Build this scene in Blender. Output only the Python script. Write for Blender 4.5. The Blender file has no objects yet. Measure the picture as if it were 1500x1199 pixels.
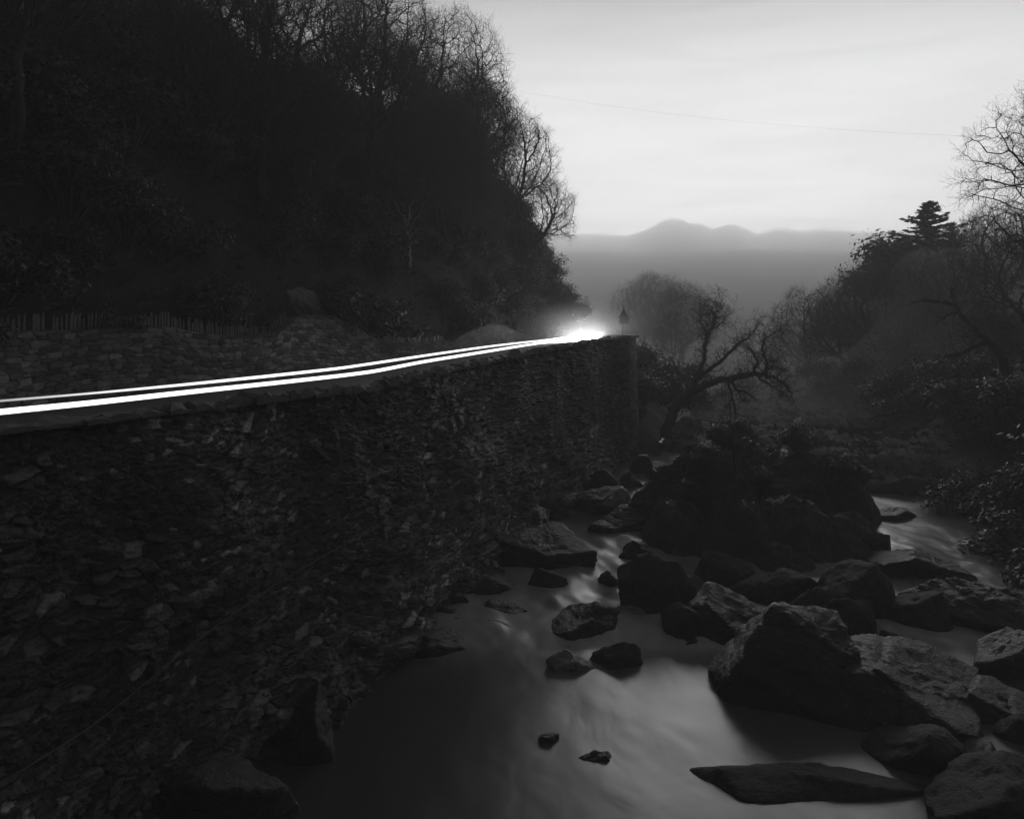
import bpy, math, random
import numpy as np
from mathutils import Vector, Matrix

# ------------------------------------------------------------------ camera, sky, sun, exposure
SC = bpy.context.scene
COL = SC.collection
F, H0 = 1200.0, 472.0                       # focal length in photo pixels, horizon row
cam_d = bpy.data.cameras.new('camera')
cam = bpy.data.objects.new('camera', cam_d); COL.objects.link(cam)
cam.location = (0, 0, 0); cam.rotation_euler = (math.radians(90), 0, 0)
cam_d.sensor_width = 36.0; cam_d.lens = 36.0 * F / 1500.0
cam_d.shift_y = (H0 - 599.5) / 1500.0
cam_d.clip_start = 0.1; cam_d.clip_end = 3000
SC.camera = cam
SUN_AZ, SUN_EL = math.radians(14), math.radians(15)

W = bpy.data.worlds.new('World'); SC.world = W; W.use_nodes = True
nt = W.node_tree; nt.nodes.clear()
def N(t, kind, **kw):
    n = t.nodes.new(kind)
    for k, v in kw.items(): setattr(n, k, v)
    return n
def M1(t, op, a, b=None, c=None, clamp=False):
    n = N(t, 'ShaderNodeMath', operation=op, use_clamp=clamp)
    for i, v in enumerate((a, b, c)):
        if v is None: continue
        if isinstance(v, (int, float)): n.inputs[i].default_value = v
        else: t.links.new(v, n.inputs[i])
    return n.outputs[0]
def world_sky():
    t = nt; L = t.links.new
    out = N(t, 'ShaderNodeOutputWorld'); bg = N(t, 'ShaderNodeBackground')
    tc = N(t, 'ShaderNodeTexCoord'); sep = N(t, 'ShaderNodeSeparateXYZ'); L(tc.outputs['Generated'], sep.inputs[0])
    x, y, z = sep.outputs
    el = M1(t, 'MULTIPLY', M1(t, 'ARCSINE', z), 57.2958)
    az = M1(t, 'MULTIPLY', M1(t, 'ARCTAN2', x, y), 57.2958)
    e1 = M1(t, 'DIVIDE', M1(t, 'SUBTRACT', el, 12.5), 11.0)
    ge = M1(t, 'EXPONENT', M1(t, 'MULTIPLY', M1(t, 'MULTIPLY', e1, e1), -1.0))
    a1 = M1(t, 'DIVIDE', M1(t, 'SUBTRACT', az, 14.0), 62.0)
    ga = M1(t, 'EXPONENT', M1(t, 'MULTIPLY', M1(t, 'MULTIPLY', a1, a1), -1.0))
    e2 = M1(t, 'DIVIDE', M1(t, 'SUBTRACT', el, 5.5), 4.0)
    ge = M1(t, 'ADD', ge, M1(t, 'MULTIPLY', M1(t, 'EXPONENT', M1(t, 'MULTIPLY', M1(t, 'MULTIPLY', e2, e2), -1.0)), .50))
    lobe = M1(t, 'MULTIPLY', ge, ga)
    # soft streaks of cloud, stretched along the horizon
    mp = N(t, 'ShaderNodeMapping'); mp.inputs['Scale'].default_value = (3.2, 3.2, 26.0)
    mp.inputs['Rotation'].default_value = (0.0, 0.05, 0.0)
    L(tc.outputs['Generated'], mp.inputs[0])
    no = N(t, 'ShaderNodeTexNoise'); no.inputs['Scale'].default_value = 1.6; no.inputs['Detail'].default_value = 4
    no.inputs['Roughness'].default_value = 0.45; no.inputs['Distortion'].default_value = 0.3
    L(mp.outputs[0], no.inputs['Vector'])
    mr = N(t, 'ShaderNodeMapRange'); L(no.outputs[0], mr.inputs[0])
    mr.inputs[1].default_value = .40; mr.inputs[2].default_value = .64; mr.inputs[3].default_value = 1.01; mr.inputs[4].default_value = .95
    sky = N(t, 'ShaderNodeTexSky', sky_type='NISHITA', sun_disc=False)
    sky.sun_elevation = SUN_EL; sky.sun_rotation = SUN_AZ
    bw = N(t, 'ShaderNodeRGBToBW'); L(sky.outputs[0], bw.inputs[0])
    amb = M1(t, 'MINIMUM', M1(t, 'MULTIPLY', bw.outputs[0], 0.012), 0.12)
    tot = M1(t, 'ADD', M1(t, 'MULTIPLY', lobe, SKY_LOBE), M1(t, 'ADD', amb, SKY_BASE))
    tot = M1(t, 'MULTIPLY', tot, mr.outputs[0])
    L(tot, bg.inputs[0]); bg.inputs[1].default_value = 1.0
    L(bg.outputs[0], out.inputs[0])
SKY_LOBE, SKY_BASE = 0.86, 0.09
world_sky()
sun_d = bpy.data.lights.new('sun', 'SUN'); sun = bpy.data.objects.new('sun', sun_d); COL.objects.link(sun)
sun_d.energy = 1.0; sun_d.angle = math.radians(28); sun_d.color = (1, 1, 1)
dv = Vector((math.sin(SUN_AZ) * math.cos(SUN_EL), math.cos(SUN_AZ) * math.cos(SUN_EL), math.sin(SUN_EL)))
sun.rotation_euler = dv.to_track_quat('Z', 'Y').to_euler()
SC.view_settings.view_transform = 'Standard'; SC.view_settings.look = 'None'
SC.view_settings.exposure = 0.0; SC.view_settings.gamma = 1.0
SC.render.engine = 'CYCLES'
cy = SC.cycles
cy.use_denoising = True; cy.max_bounces = 7; cy.diffuse_bounces = 2; cy.glossy_bounces = 2; cy.volume_bounces = 4
cy.transparent_max_bounces = 8; cy.use_adaptive_sampling = True; cy.adaptive_threshold = 0.01
cy.sample_clamp_indirect = 3.0
try: cy.denoising_prefilter = 'ACCURATE'
except Exception: pass

# ------------------------------------------------------------------ helpers
rng = np.random.default_rng(7); random.seed(7)
def px(x, y, D):                            # the point at depth D seen at photo pixel (x, y)
    return np.array([(x - 750) * D / F, D, -(y - H0) * D / F])
def hash3(i, j, k, seed=0):
    h = (i.astype(np.int64) * 374761393 + j.astype(np.int64) * 668265263 + k.astype(np.int64) * 2147483647 + seed * 974711) & 0x7fffffff
    h = (h ^ (h >> 13)) * 1274126177 & 0x7fffffff
    h = (h ^ (h >> 16)) * 1103515245 & 0x7fffffff
    return ((h ^ (h >> 15)) & 0xffffff) / 16777216.0
def vnoise(p, seed=0):                      # value noise -1..1 at p (n,3)
    f = np.floor(p); w = p - f; w = w * w * (3 - 2 * w); f = f.astype(np.int64)
    r = 0
    for a in (0, 1):
        for b in (0, 1):
            for c in (0, 1):
                g = (w[:, 0] if a else 1 - w[:, 0]) * (w[:, 1] if b else 1 - w[:, 1]) * (w[:, 2] if c else 1 - w[:, 2])
                r = r + g * hash3(f[:, 0] + a, f[:, 1] + b, f[:, 2] + c, seed)
    return r * 2 - 1
def fbm(p, oct=4, seed=0, gain=.5):
    r = 0; a = 1.0
    for o in range(oct):
        r = r + a * vnoise(p * (2.0 ** o), seed + o * 17); a *= gain
    return r
def sstep(a, b, x):
    t = np.clip((x - a) / (b - a), 0, 1); return t * t * (3 - 2 * t)

def mesh(name, V, faces, mat, parent=None, smooth=True, attrs=None):
    me = bpy.data.meshes.new(name)
    V = np.asarray(V, np.float32).reshape(-1, 3)
    faces = [np.asarray(f, np.int32) for f in faces if len(f)]
    me.vertices.add(len(V)); me.vertices.foreach_set('co', V.ravel())
    nl = sum(f.size for f in faces); nf = sum(len(f) for f in faces)
    me.loops.add(nl); me.polygons.add(nf)
    me.loops.foreach_set('vertex_index', np.concatenate([f.ravel() for f in faces]))
    tot = np.concatenate([np.full(len(f), f.shape[1], np.int32) for f in faces])
    st = np.concatenate([[0], np.cumsum(tot)[:-1]]).astype(np.int32)
    me.polygons.foreach_set('loop_start', st)
    me.polygons.foreach_set('use_smooth', np.full(nf, bool(smooth)))
    me.update(calc_edges=True); me.validate()
    if attrs:
        for k, v in attrs.items():
            a = me.attributes.new(k, 'FLOAT', 'POINT'); a.data.foreach_set('value', np.asarray(v, np.float32))
    me.materials.append(mat)
    o = bpy.data.objects.new(name, me); COL.objects.link(o)
    if parent is not None: o.parent = parent
    return o
def empty(name, loc=(0, 0, 0), rz=0.0):
    o = bpy.data.objects.new(name, None); COL.objects.link(o)
    o.location = tuple(float(c) for c in loc); o.rotation_euler = (0, 0, rz); o.empty_display_size = .3
    return o
def tag(o, label, cat, group=None):
    o['label'] = label; o['category'] = cat
    if group: o['group'] = group
    return o
def struct(o): o['kind'] = 'structure'; return o
def copy_tree(r, loc, rz, sc=1.0, tilt=(0, 0)):
    c = r.copy(); COL.objects.link(c); c.location = tuple(float(v) for v in loc)
    c.rotation_euler = (tilt[0], tilt[1], rz)
    c.scale = (sc, sc, sc) if not hasattr(sc, '__len__') else sc
    for ch in list(r.children):
        d = ch.copy(); COL.objects.link(d); d.parent = c
    return c
def grid_faces(nu, nv, flip=False):
    i = np.arange(nu * nv).reshape(nu, nv)
    a, b, c, d = i[:-1, :-1], i[1:, :-1], i[1:, 1:], i[:-1, 1:]
    f = np.stack([a, b, c, d], -1).reshape(-1, 4)
    return f[:, ::-1] if flip else f
def box(c0, c1):
    (x0, y0, z0), (x1, y1, z1) = c0, c1
    V = np.array([[x0, y0, z0], [x1, y0, z0], [x1, y1, z0], [x0, y1, z0], [x0, y0, z1], [x1, y0, z1], [x1, y1, z1], [x0, y1, z1]], float)
    Q = np.array([[0, 3, 2, 1], [4, 5, 6, 7], [0, 1, 5, 4], [1, 2, 6, 5], [2, 3, 7, 6], [3, 0, 4, 7]])
    return V, Q
def join(parts):
    V, Q, n = [], {}, 0
    for v, fs in parts:
        for f in (fs if isinstance(fs, list) else [fs]):
            if len(f): Q.setdefault(np.asarray(f).shape[1], []).append(np.asarray(f) + n)
        V.append(v); n += len(v)
    return np.concatenate(V), [np.concatenate(q) for q in Q.values()]
def tubes(P0, P1, R0, R1, k=4):             # many frusta at once
    P0, P1 = np.asarray(P0, float), np.asarray(P1, float); R0, R1 = np.asarray(R0), np.asarray(R1)
    n = len(P0); d = P1 - P0; L = np.linalg.norm(d, axis=1, keepdims=True) + 1e-9; d = d / L
    up = np.where(np.abs(d[:, 2:3]) > .9, np.array([[1., 0, 0]]), np.array([[0, 0, 1.]]))
    a = np.cross(d, up); a /= np.linalg.norm(a, axis=1, keepdims=True) + 1e-9; b = np.cross(d, a)
    an = np.arange(k) * 2 * math.pi / k
    ring = a[:, None, :] * np.cos(an)[None, :, None] + b[:, None, :] * np.sin(an)[None, :, None]
    A = P0[:, None] + ring * R0[:, None, None]; B = P1[:, None] + ring * R1[:, None, None]
    V = np.concatenate([A, B], 1).reshape(-1, 3)
    base = (np.arange(n) * 2 * k)[:, None]
    j = np.arange(k); j2 = (j + 1) % k
    Q = np.stack([base + j, base + j2, base + k + j2, base + k + j], -1).reshape(-1, 4)
    return V, Q
def sweep(P, R, k=8, close=True):           # one continuous tube along a polyline
    P = np.asarray(P, float); n = len(P); R = np.full(n, R) if np.isscalar(R) else np.asarray(R, float)
    T = np.gradient(P, axis=0); T /= np.linalg.norm(T, axis=1, keepdims=True) + 1e-9
    up = np.array([0, 0, 1.]) if abs(T[0][2]) < .8 else np.array([1., 0, 0])
    a = np.cross(T, up); a /= np.linalg.norm(a, axis=1, keepdims=True) + 1e-9; b = np.cross(T, a)
    an = np.arange(k) * 2 * math.pi / k
    V = (P[:, None] + (a[:, None] * np.cos(an)[None, :, None] + b[:, None] * np.sin(an)[None, :, None]) * R[:, None, None]).reshape(-1, 3)
    i = np.arange(n - 1)[:, None] * k; j = np.arange(k); j2 = (j + 1) % k
    Q = np.stack([i + j, i + j2, i + k + j2, i + k + j], -1).reshape(-1, 4)
    fs = [Q]
    if close:
        V = np.concatenate([V, P[:1], P[-1:]]); m = n * k
        fs.append(np.concatenate([np.stack([j2, j, np.full(k, m)], -1), np.stack([(n - 1) * k + j, (n - 1) * k + j2, np.full(k, m + 1)], -1)]))
    return V, fs

# ------------------------------------------------------------------ materials
def pmat(name, lo, hi, scale=4.0, rough=.8, bump=.3, bscale=20.0, attr=None, speck=None, spec=.5, stretch=None, detail=8, dist=.05, rot=None):
    m = bpy.data.materials.new(name); m.use_nodes = True; t = m.node_tree; t.nodes.clear(); L = t.links.new
    out = N(t, 'ShaderNodeOutputMaterial'); b = N(t, 'ShaderNodeBsdfPrincipled'); L(b.outputs[0], out.inputs[0])
    tc = N(t, 'ShaderNodeTexCoord'); vec = tc.outputs['Object']
    if stretch or rot:
        mp = N(t, 'ShaderNodeMapping'); mp.inputs['Scale'].default_value = stretch or (1, 1, 1); L(vec, mp.inputs[0])
        mp.inputs['Rotation'].default_value = rot or (0, 0, 0); vec = mp.outputs[0]
    n1 = N(t, 'ShaderNodeTexNoise'); n1.inputs['Scale'].default_value = scale; n1.inputs['Detail'].default_value = detail; n1.inputs['Roughness'].default_value = .65
    L(vec, n1.inputs['Vector'])
    mr = N(t, 'ShaderNodeMapRange'); L(n1.outputs[0], mr.inputs[0]); mr.inputs[1].default_value = .3; mr.inputs[2].default_value = .7
    mr.inputs[3].default_value = lo; mr.inputs[4].default_value = hi
    v = mr.outputs[0]
    if attr:
        at = N(t, 'ShaderNodeAttribute', attribute_name=attr); v = M1(t, 'MULTIPLY', v, at.outputs['Fac'])
    if speck:                                # lichen spots: (scale, threshold, value)
        n2 = N(t, 'ShaderNodeTexNoise'); n2.inputs['Scale'].default_value = speck[0]; n2.inputs['Detail'].default_value = 5; n2.inputs['Roughness'].default_value = .7
        L(tc.outputs['Object'], n2.inputs['Vector'])
        mk = N(t, 'ShaderNodeMapRange'); L(n2.outputs[0], mk.inputs[0]); mk.inputs[1].default_value = speck[1]; mk.inputs[2].default_value = speck[1] + .05
        mk.inputs[3].default_value = 0; mk.inputs[4].default_value = speck[2]
        v = M1(t, 'ADD', v, mk.outputs[0])
    L(v, b.inputs['Base Color'])
    b.inputs['Roughness'].default_value = rough; b.inputs['Specular IOR Level'].default_value = spec
    if bump:
        n3 = N(t, 'ShaderNodeTexNoise'); n3.inputs['Scale'].default_value = bscale; n3.inputs['Detail'].default_value = 6; n3.inputs['Roughness'].default_value = .7
        L(vec, n3.inputs['Vector'])
        bp = N(t, 'ShaderNodeBump'); bp.inputs['Strength'].default_value = bump; bp.inputs['Distance'].default_value = dist
        L(n3.outputs[0], bp.inputs['Height']); L(bp.outputs[0], b.inputs['Normal'])
    return m
MAT = dict(
    wall=pmat('rubble_stone', .35, 1.7, 14, .55, 1.0, 34, attr='tone', speck=(7, .66, .05), dist=.03),
    wall2=pmat('coursed_stone', .9, 2.2, 7, .75, .5, 30, attr='tone', dist=.02),
    coping=pmat('coping_stone', .02, .09, 5, .75, .8, 25),
    asphalt=pmat('asphalt', .035, .06, 3, .75, .4, 90, dist=.01),
    rock=pmat('river_rock', .004, .031, 5, .46, 1.0, 8, speck=(7, .62, .10), stretch=(1, 1, 2.6), rot=(.5, .3, 0), dist=.18, spec=.5),
    rockpale=pmat('pale_wet_rock', .05, .16, 3.0, .45, 1.0, 10, speck=(6, .6, .12), stretch=(1, 2.4, 1), rot=(.4, .5, .6), dist=.08),
    moss=pmat('mossy_rock', .006, .034, 7, .75, 1.0, 16, speck=(9, .66, .06), dist=.14),
    soil=pmat('woodland_soil', .008, .03, 1.2, .95, 1.0, 6, dist=.2),
    bed=pmat('riverbed_stones', .01, .03, 1.5, .8, 1.0, 5, dist=.2),
    bark=pmat('bark', .02, .05, 6, .9, .8, 30, stretch=(1, 1, .25), dist=.02),
    birch=pmat('pale_bark', .16, .34, 5, .8, .5, 20, stretch=(1, 1, 2.5), dist=.01),
    twig=pmat('twig_bark', .018, .035, 3, .9, 0),
    leaf=pmat('evergreen_leaf', .016, .05, 2.0, .5, 0, spec=.4),
    needle=pmat('needle_foliage', .02, .045, 2.0, .8, 0),
    grass=pmat('dead_grass', .025, .075, 1.2, .85, 0),
    slate=pmat('slate_stake', .02, .07, 3, .6, .5, 20, dist=.01),
    hill=pmat('misty_wooded_hill', .02, .05, .05, .95, 1.0, .2, dist=2),
    iron=pmat('dark_iron', .012, .03, 8, .6, .3, 30, dist=.005),
    rope=pmat('cable_sheath', .07, .12, 8, .7, .2, 30, dist=.003),
)
def mat_water():
    m = bpy.data.materials.new('silky_river_water'); m.use_nodes = True; t = m.node_tree; t.nodes.clear(); L = t.links.new
    out = N(t, 'ShaderNodeOutputMaterial'); b = N(t, 'ShaderNodeBsdfPrincipled'); L(b.outputs[0], out.inputs[0])
    tc = N(t, 'ShaderNodeTexCoord'); at = N(t, 'ShaderNodeAttribute', attribute_name='foam')
    mp = N(t, 'ShaderNodeMapping'); mp.inputs['Scale'].default_value = (1.0, .5, 1); mp.inputs['Rotation'].default_value = (0, 0, .35); L(tc.outputs['Object'], mp.inputs[0])
    n1 = N(t, 'ShaderNodeTexNoise'); n1.inputs['Scale'].default_value = 1.1; n1.inputs['Detail'].default_value = 3; n1.inputs['Distortion'].default_value = .9; L(mp.outputs[0], n1.inputs['Vector'])
    mr = N(t, 'ShaderNodeMapRange'); L(n1.outputs[0], mr.inputs[0]); mr.inputs[1].default_value = .25; mr.inputs[2].default_value = .75; mr.inputs[3].default_value = .45; mr.inputs[4].default_value = 1
    v = M1(t, 'ADD', M1(t, 'MULTIPLY', M1(t, 'MULTIPLY', mr.outputs[0], at.outputs['Fac']), .25), .036)
    L(v, b.inputs['Base Color']); b.inputs['IOR'].default_value = 1.33
    b.inputs['Roughness'].default_value = .33
    n2 = N(t, 'ShaderNodeTexNoise'); n2.inputs['Scale'].default_value = 1.3; n2.inputs['Detail'].default_value = 2; n2.inputs['Distortion'].default_value = .8; L(mp.outputs[0], n2.inputs['Vector'])
    bp = N(t, 'ShaderNodeBump'); bp.inputs['Strength'].default_value = .10; bp.inputs['Distance'].default_value = .10
    L(n2.outputs[0], bp.inputs['Height']); L(bp.outputs[0], b.inputs['Normal'])
    return m
MAT['water'] = mat_water()
def mat_glow(name, attr_strength):
    m = bpy.data.materials.new(name); m.use_nodes = True; t = m.node_tree; t.nodes.clear()
    out = N(t, 'ShaderNodeOutputMaterial'); e = N(t, 'ShaderNodeEmission'); at = N(t, 'ShaderNodeAttribute', attribute_name='power')
    t.links.new(M1(t, 'MULTIPLY', at.outputs['Fac'], attr_strength), e.inputs['Strength']); e.inputs[0].default_value = (1, 1, 1, 1)
    t.links.new(e.outputs[0], out.inputs[0]); return m
MAT['beam'] = mat_glow('headlight_light', 1.0)

# ------------------------------------------------------------------ road frame: t along the road, s to the left of the river wall
U = np.array([.355, .935, 0]); NL = np.array([-.935, .355, 0]); P0 = np.array([-10.9, 0, 0])
def rd(t, s, z):
    t, s, z = np.broadcast_arrays(np.asarray(t, float), np.asarray(s, float), np.asarray(z, float))
    return P0 + t[..., None] * U + s[..., None] * NL + np.stack([0 * z, 0 * z, z], -1)
def t_of_px(x, off=0.0): return (10.9 + off) / (.38 - (x - 750) / F) / .935
_tp = [(0, 622), (150, 608), (300, 591), (450, 575), (540, 566), (620, 546), (700, 530), (760, 517), (830, 505), (883, 496), (915, 493)]
_tt = np.array([t_of_px(x) for x, y in _tp]); _tz = np.array([-(y - H0) * t_of_px(x) * .935 / F for x, y in _tp])
def ztop(t): return np.interp(t, _tt, _tz)
def zroad(t): return np.interp(np.asarray(t) * .935, [12, 18, 24, 28, 32.5, 38.6, 45], [-1.93, -1.95, -1.86, -1.73, -1.57, -1.42, -1.40])
TEND = t_of_px(905)
def zwater(Y): return np.interp(Y, [0, 20.2, 21.6, 26, 30, 38, 45, 70, 140], [-8.1, -8.1, -7.92, -7.78, -7.55, -7.3, -7.15, -6.7, -6.0])

# ------------------------------------------------------------------ stones by weighted cells
def stones(Ug, Vg, cu, cv, seed, rotfun=None, pn=2.0, wvar=.35, row=False, jit=.85):
    shp = Ug.shape; u = Ug.ravel(); v = Vg.ravel()
    jv = np.floor(v / cv).astype(np.int64)
    F1 = np.full(u.shape, 9e9); F2 = F1.copy(); ID = np.zeros(u.shape); LU = np.zeros(u.shape); LV = np.zeros(u.shape)
    for dj in (-2, -1, 0, 1, 2):
        J = jv + dj
        sh = hash3(J, J * 0 + 3, J * 0, seed + 5) * cu if row else 0
        ju = np.floor((u - sh) / cu).astype(np.int64)
        for di in (-2, -1, 0, 1, 2):
            I = ju + di; z0 = I * 0
            h1 = hash3(I, J, z0, seed); h2 = hash3(I, J, z0 + 1, seed); h3 = hash3(I, J, z0 + 2, seed); h4 = hash3(I, J, z0 + 3, seed)
            su = (I + .5 + (h1 - .5) * jit) * cu + sh; sv = (J + .5 + (h2 - .5) * (jit if not row else jit * .4)) * cv
            du = u - su; dv = v - sv
            an = (rotfun(su, sv) if rotfun else 0) + (h4 - .5) * (.9 if not row else .08)
            ca, sa = np.cos(an), np.sin(an)
            a = (du * ca + dv * sa) / (cu * .9); b = (-du * sa + dv * ca) / (cv * .8)
            w = 1 + wvar * (h3 - .5) * 2 + np.where(h3 > .93, .3, 0)
            d = (np.abs(a) ** pn + np.abs(b) ** pn) ** (1 / pn) / w
            m1 = d < F1
            F2 = np.where(m1, F1, np.minimum(F2, d)); F1 = np.where(m1, d, F1)
            ID = np.where(m1, hash3(I, J, z0 + 9, seed), ID); LU = np.where(m1, a, LU); LV = np.where(m1, b, LV)
    return [x.reshape(shp) for x in (F2 - F1, ID, LU, LV)]
def remap_id(ID, k): return (ID * k * 977.13) % 1.0

def river_wall():
    root = empty('retaining_wall', rd(10, 0, -1.4))
    tag(root, 'tall rough rubble stone retaining wall between the road and the river', 'wall')
    iv = -np.array(root.location)
    xs = np.arange(-140, 913, 1.3)
    tv = np.array([t_of_px(x) for x in xs]); tv = np.concatenate([np.arange(-4, tv[0], .12), tv])
    nv = 430; q = np.linspace(0, 1, nv)
    T, Q = np.meshgrid(tv, q, indexing='ij')
    zt = ztop(T) - .05; zb = -8.8
    Z = zt + (zb - zt) * (Q ** .96)
    rot = lambda su, sv: .55 * vnoise(np.stack([su * .35, sv * .5, su * 0 + 4], -1), 3) + .12
    e, ID, LU, LV = stones(T, Z, .46, .17, 11, rot, 2.0, .16)
    e2, ID2, LU2, LV2 = stones(T, Z, .20, .075, 23, rot, 2.0, .14)
    P = np.stack([T.ravel(), Z.ravel(), 0 * T.ravel()], -1)
    mix = (fbm(P * .8, 3, 5).reshape(T.shape) > .05).astype(float)        # patches of small stones among the big ones
    prof = lambda e, k: np.clip(e / k, 0, 1) ** .6
    h1 = prof(e, .12) * (.04 + .11 * remap_id(ID, 3)) + (LU * (remap_id(ID, 5) - .5) + LV * (remap_id(ID, 7) - .5)) * .13
    h2 = prof(e2, .12) * (.03 + .05 * remap_id(ID2, 3)) + (LU2 * (remap_id(ID2, 5) - .5)) * .04
    h = h1 * (1 - mix) + (h2 + .03) * mix
    big = fbm(P * .45, 3, 41).reshape(T.shape) * .16
    fine = fbm(P * np.array([7, 18, 1]), 4, 61, .6).reshape(T.shape) * .020
    depth = np.clip(-Z - 1.4, 0, 7)
    foot = sstep(5.6, 8.3, -Z) * (.25 + .35 * (fbm(np.stack([T.ravel() * .5, np.floor(Z.ravel() * 3 + vnoise(P * 1.3, 3)) * 3.1, 0 * T.ravel()], -1), 2, 9).reshape(T.shape) + .5))
    S = -(h + big + fine + .05 * depth + foot)
    # the bare tone of each stone; a few pale ones with lichen
    r = remap_id(ID, 11) * (1 - mix) + remap_id(ID2, 11) * mix
    tone = .014 + .07 * r ** 2.0 + np.where(r > .93, .18 * remap_id(ID, 13) + .05, 0)
    tone *= .65 + .45 * prof(e * (1 - mix) + e2 * mix, .2)
    patch = sstep(-.3, .6, fbm(P * .3, 3, 77).reshape(T.shape)); tone = tone * (.55 + .9 * patch)
    # earth and moss in the joints are dark
    V = rd(T, S, Z).reshape(-1, 3) + iv
    mesh('wall_face', V, [grid_faces(len(tv), nv)], MAT['wall'], root, True, {'tone': tone.ravel()})
    # coping: flat stones laid on top, back face down to the road
    parts = []; t = -3.0; k = 0
    r2 = np.random.default_rng(5)
    sm = lambda tt: float(ztop(tt))
    while t < TEND - .2:
        L = r2.uniform(.28, .75); z = sm(t + L / 2); hh = r2.uniform(.02, .20) * (.45 if t < 14 else 1)
        nn = 4
        tg, sg = np.meshgrid(np.linspace(t, t + L - .02, nn), np.linspace(-.14 - r2.uniform(0, .12), -.14 + .40 + r2.uniform(0, .05), nn), indexing='ij')
        top = z + hh * .5 - .02 + r2.normal(0, .042 if t > 14 else .02, tg.shape) + (tg - t) * r2.uniform(-.06, .06)
        top[[0, -1], :] -= .03; top[:, [0, -1]] -= .03
        Vt = rd(tg, sg, top).reshape(-1, 3); Vb = rd(tg, sg, np.full(tg.shape, z - .1)).reshape(-1, 3)
        i = np.arange(nn * nn).reshape(nn, nn)
        ring = np.concatenate([i[0, :-1], i[:-1, -1], i[-1, :0:-1], i[:0:-1, 0]]); r2n = np.roll(ring, -1)
        side = np.stack([ring, ring + nn * nn, r2n + nn * nn, r2n], -1)
        parts.append((np.concatenate([Vt, Vb]), np.concatenate([grid_faces(nn, nn), side])))
        t += L
    V, fs = join(parts); mesh('coping', V + iv, fs, MAT['coping'], root, False)
    tb = np.arange(-4, TEND, .3); zz = np.linspace(0, 1, 8)
    TB, ZQ = np.meshgrid(tb, zz, indexing='ij'); zr = zroad(TB) - .15
    ZB = zr + (ztop(TB) - .06 - zr) * ZQ; SB = .22 + .03 * fbm(np.stack([TB.ravel() * 4, ZB.ravel() * 7, 0 * TB.ravel()], -1), 2, 4).reshape(TB.shape)
    mesh('back_face', rd(TB, SB, ZB).reshape(-1, 3) + iv, [grid_faces(len(tb), 8, True)], MAT['coping'], root, True)
    # end return of the wall, receding to the left round the bend
    yy = np.linspace(0, 1, 60); ss = np.linspace(-.9, 6, 60)
    SS, YY = np.meshgrid(ss, yy, indexing='ij'); ze = float(ztop(TEND))
    ZE = ze - .05 + (-8.8 - ze) * YY
    return root
river_wall()

def end_pier():
    root = empty('stone_pier', rd(TEND + .35, -.3, -5))
    tag(root, 'square rubble stone pier with dark flat cap at the far end of the river wall', 'pier')
    iv = -np.array(root.location); V0 = []; ztp = float(ztop(TEND)) - .02
    parts = []
    corners = [(TEND, -.62), (TEND, .45), (TEND + 1.6, .45), (TEND + 1.6, -.62)]
    tones = []
    per = []
    for i in range(4):
        a = np.array(corners[i]); b = np.array(corners[(i + 1) % 4]); n = 36
        for q in range(n): per.append(a + (b - a) * q / n)
    per = np.array(per + [per[0]]); ll = np.concatenate([[0], np.cumsum(np.linalg.norm(np.diff(per, axis=0), axis=1))])
    zz = np.linspace(ztp, -8.8, 200)
    Lg, Zg = np.meshgrid(ll, zz, indexing='ij')
    e, ID, LU, LV = stones(Lg, Zg, .34, .17, 31, None, 2.6, .4)
    c = np.array([TEND + .8, -.08]); out = per - c; out /= np.linalg.norm(out, axis=1, keepdims=True)
    h = np.sqrt(np.clip(e / .3, 0, 1)) * .06 + .05 * (ztp - Zg) * .8
    T = per[:, 0:1] + out[:, 0:1] * h; S = per[:, 1:2] + out[:, 1:2] * h
    tone = .03 + .09 * remap_id(ID, 3) ** 1.5
    mesh('shaft', rd(T, S, Zg).reshape(-1, 3) + iv, [grid_faces(len(ll), 200)], MAT['wall'], root, True, {'tone': tone.ravel()})
    cv, cq = [], None
    z0 = ztp - .02; z1 = ztp + .14
    ring = [(TEND - .35, -.78), (TEND - .35, .6), (TEND + 1.8, .6), (TEND + 1.8, -.78)]
    b = np.array([rd(t, s, z0) for t, s in ring]); m = np.array([rd(t, s, z1 - .02) for t, s in ring]); cc = b.mean(0); cc[2] = z1
    tpp = m + (np.array([cc[0], cc[1], z1]) - m) * np.array([.06, .06, 1])
    V = np.concatenate([b, m, tpp]); q = []
    for r in (0, 4):
        for i in range(4): q.append([r + i, r + (i + 1) % 4, r + 4 + (i + 1) % 4, r + 4 + i])
    q.append([0, 3, 2, 1]); q.append([8, 9, 10, 11])
    q = np.array(q)[:, ::-1]
    mesh('cap', V + iv, [q], MAT['coping'], root, False)
    return root
end_pier()

# ------------------------------------------------------------------ road
def road():
    pts = []
    ts = np.arange(-4, TEND + 1, .5)
    rows = [(rd(t, .3, 0), rd(t, 5.75, 0), float(zroad(t))) for t in ts]
    # the bend to the left past the spur
    piv = rd(TEND + 1, 12.5, 0)
    for a in np.radians(np.arange(4, 80, 4)):
        d1 = rd(TEND + 1, .3, 0) - piv; d2 = rd(TEND + 1, 5.75, 0) - piv
        R = np.array([[math.cos(a), -math.sin(a), 0], [math.sin(a), math.cos(a), 0], [0, 0, 1]])
        rows.append((piv + R @ d1, piv + R @ d2, -1.40))
    V = []; k = 9
    for a, b, z in rows:
        for q in np.linspace(0, 1, k):
            p = a + (b - a) * q; V.append([p[0], p[1], z + .05 * math.sin(math.pi * q)])
    struct(mesh('road', np.array(V), [grid_faces(len(rows), k, True)], MAT['asphalt']))
road()

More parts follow.
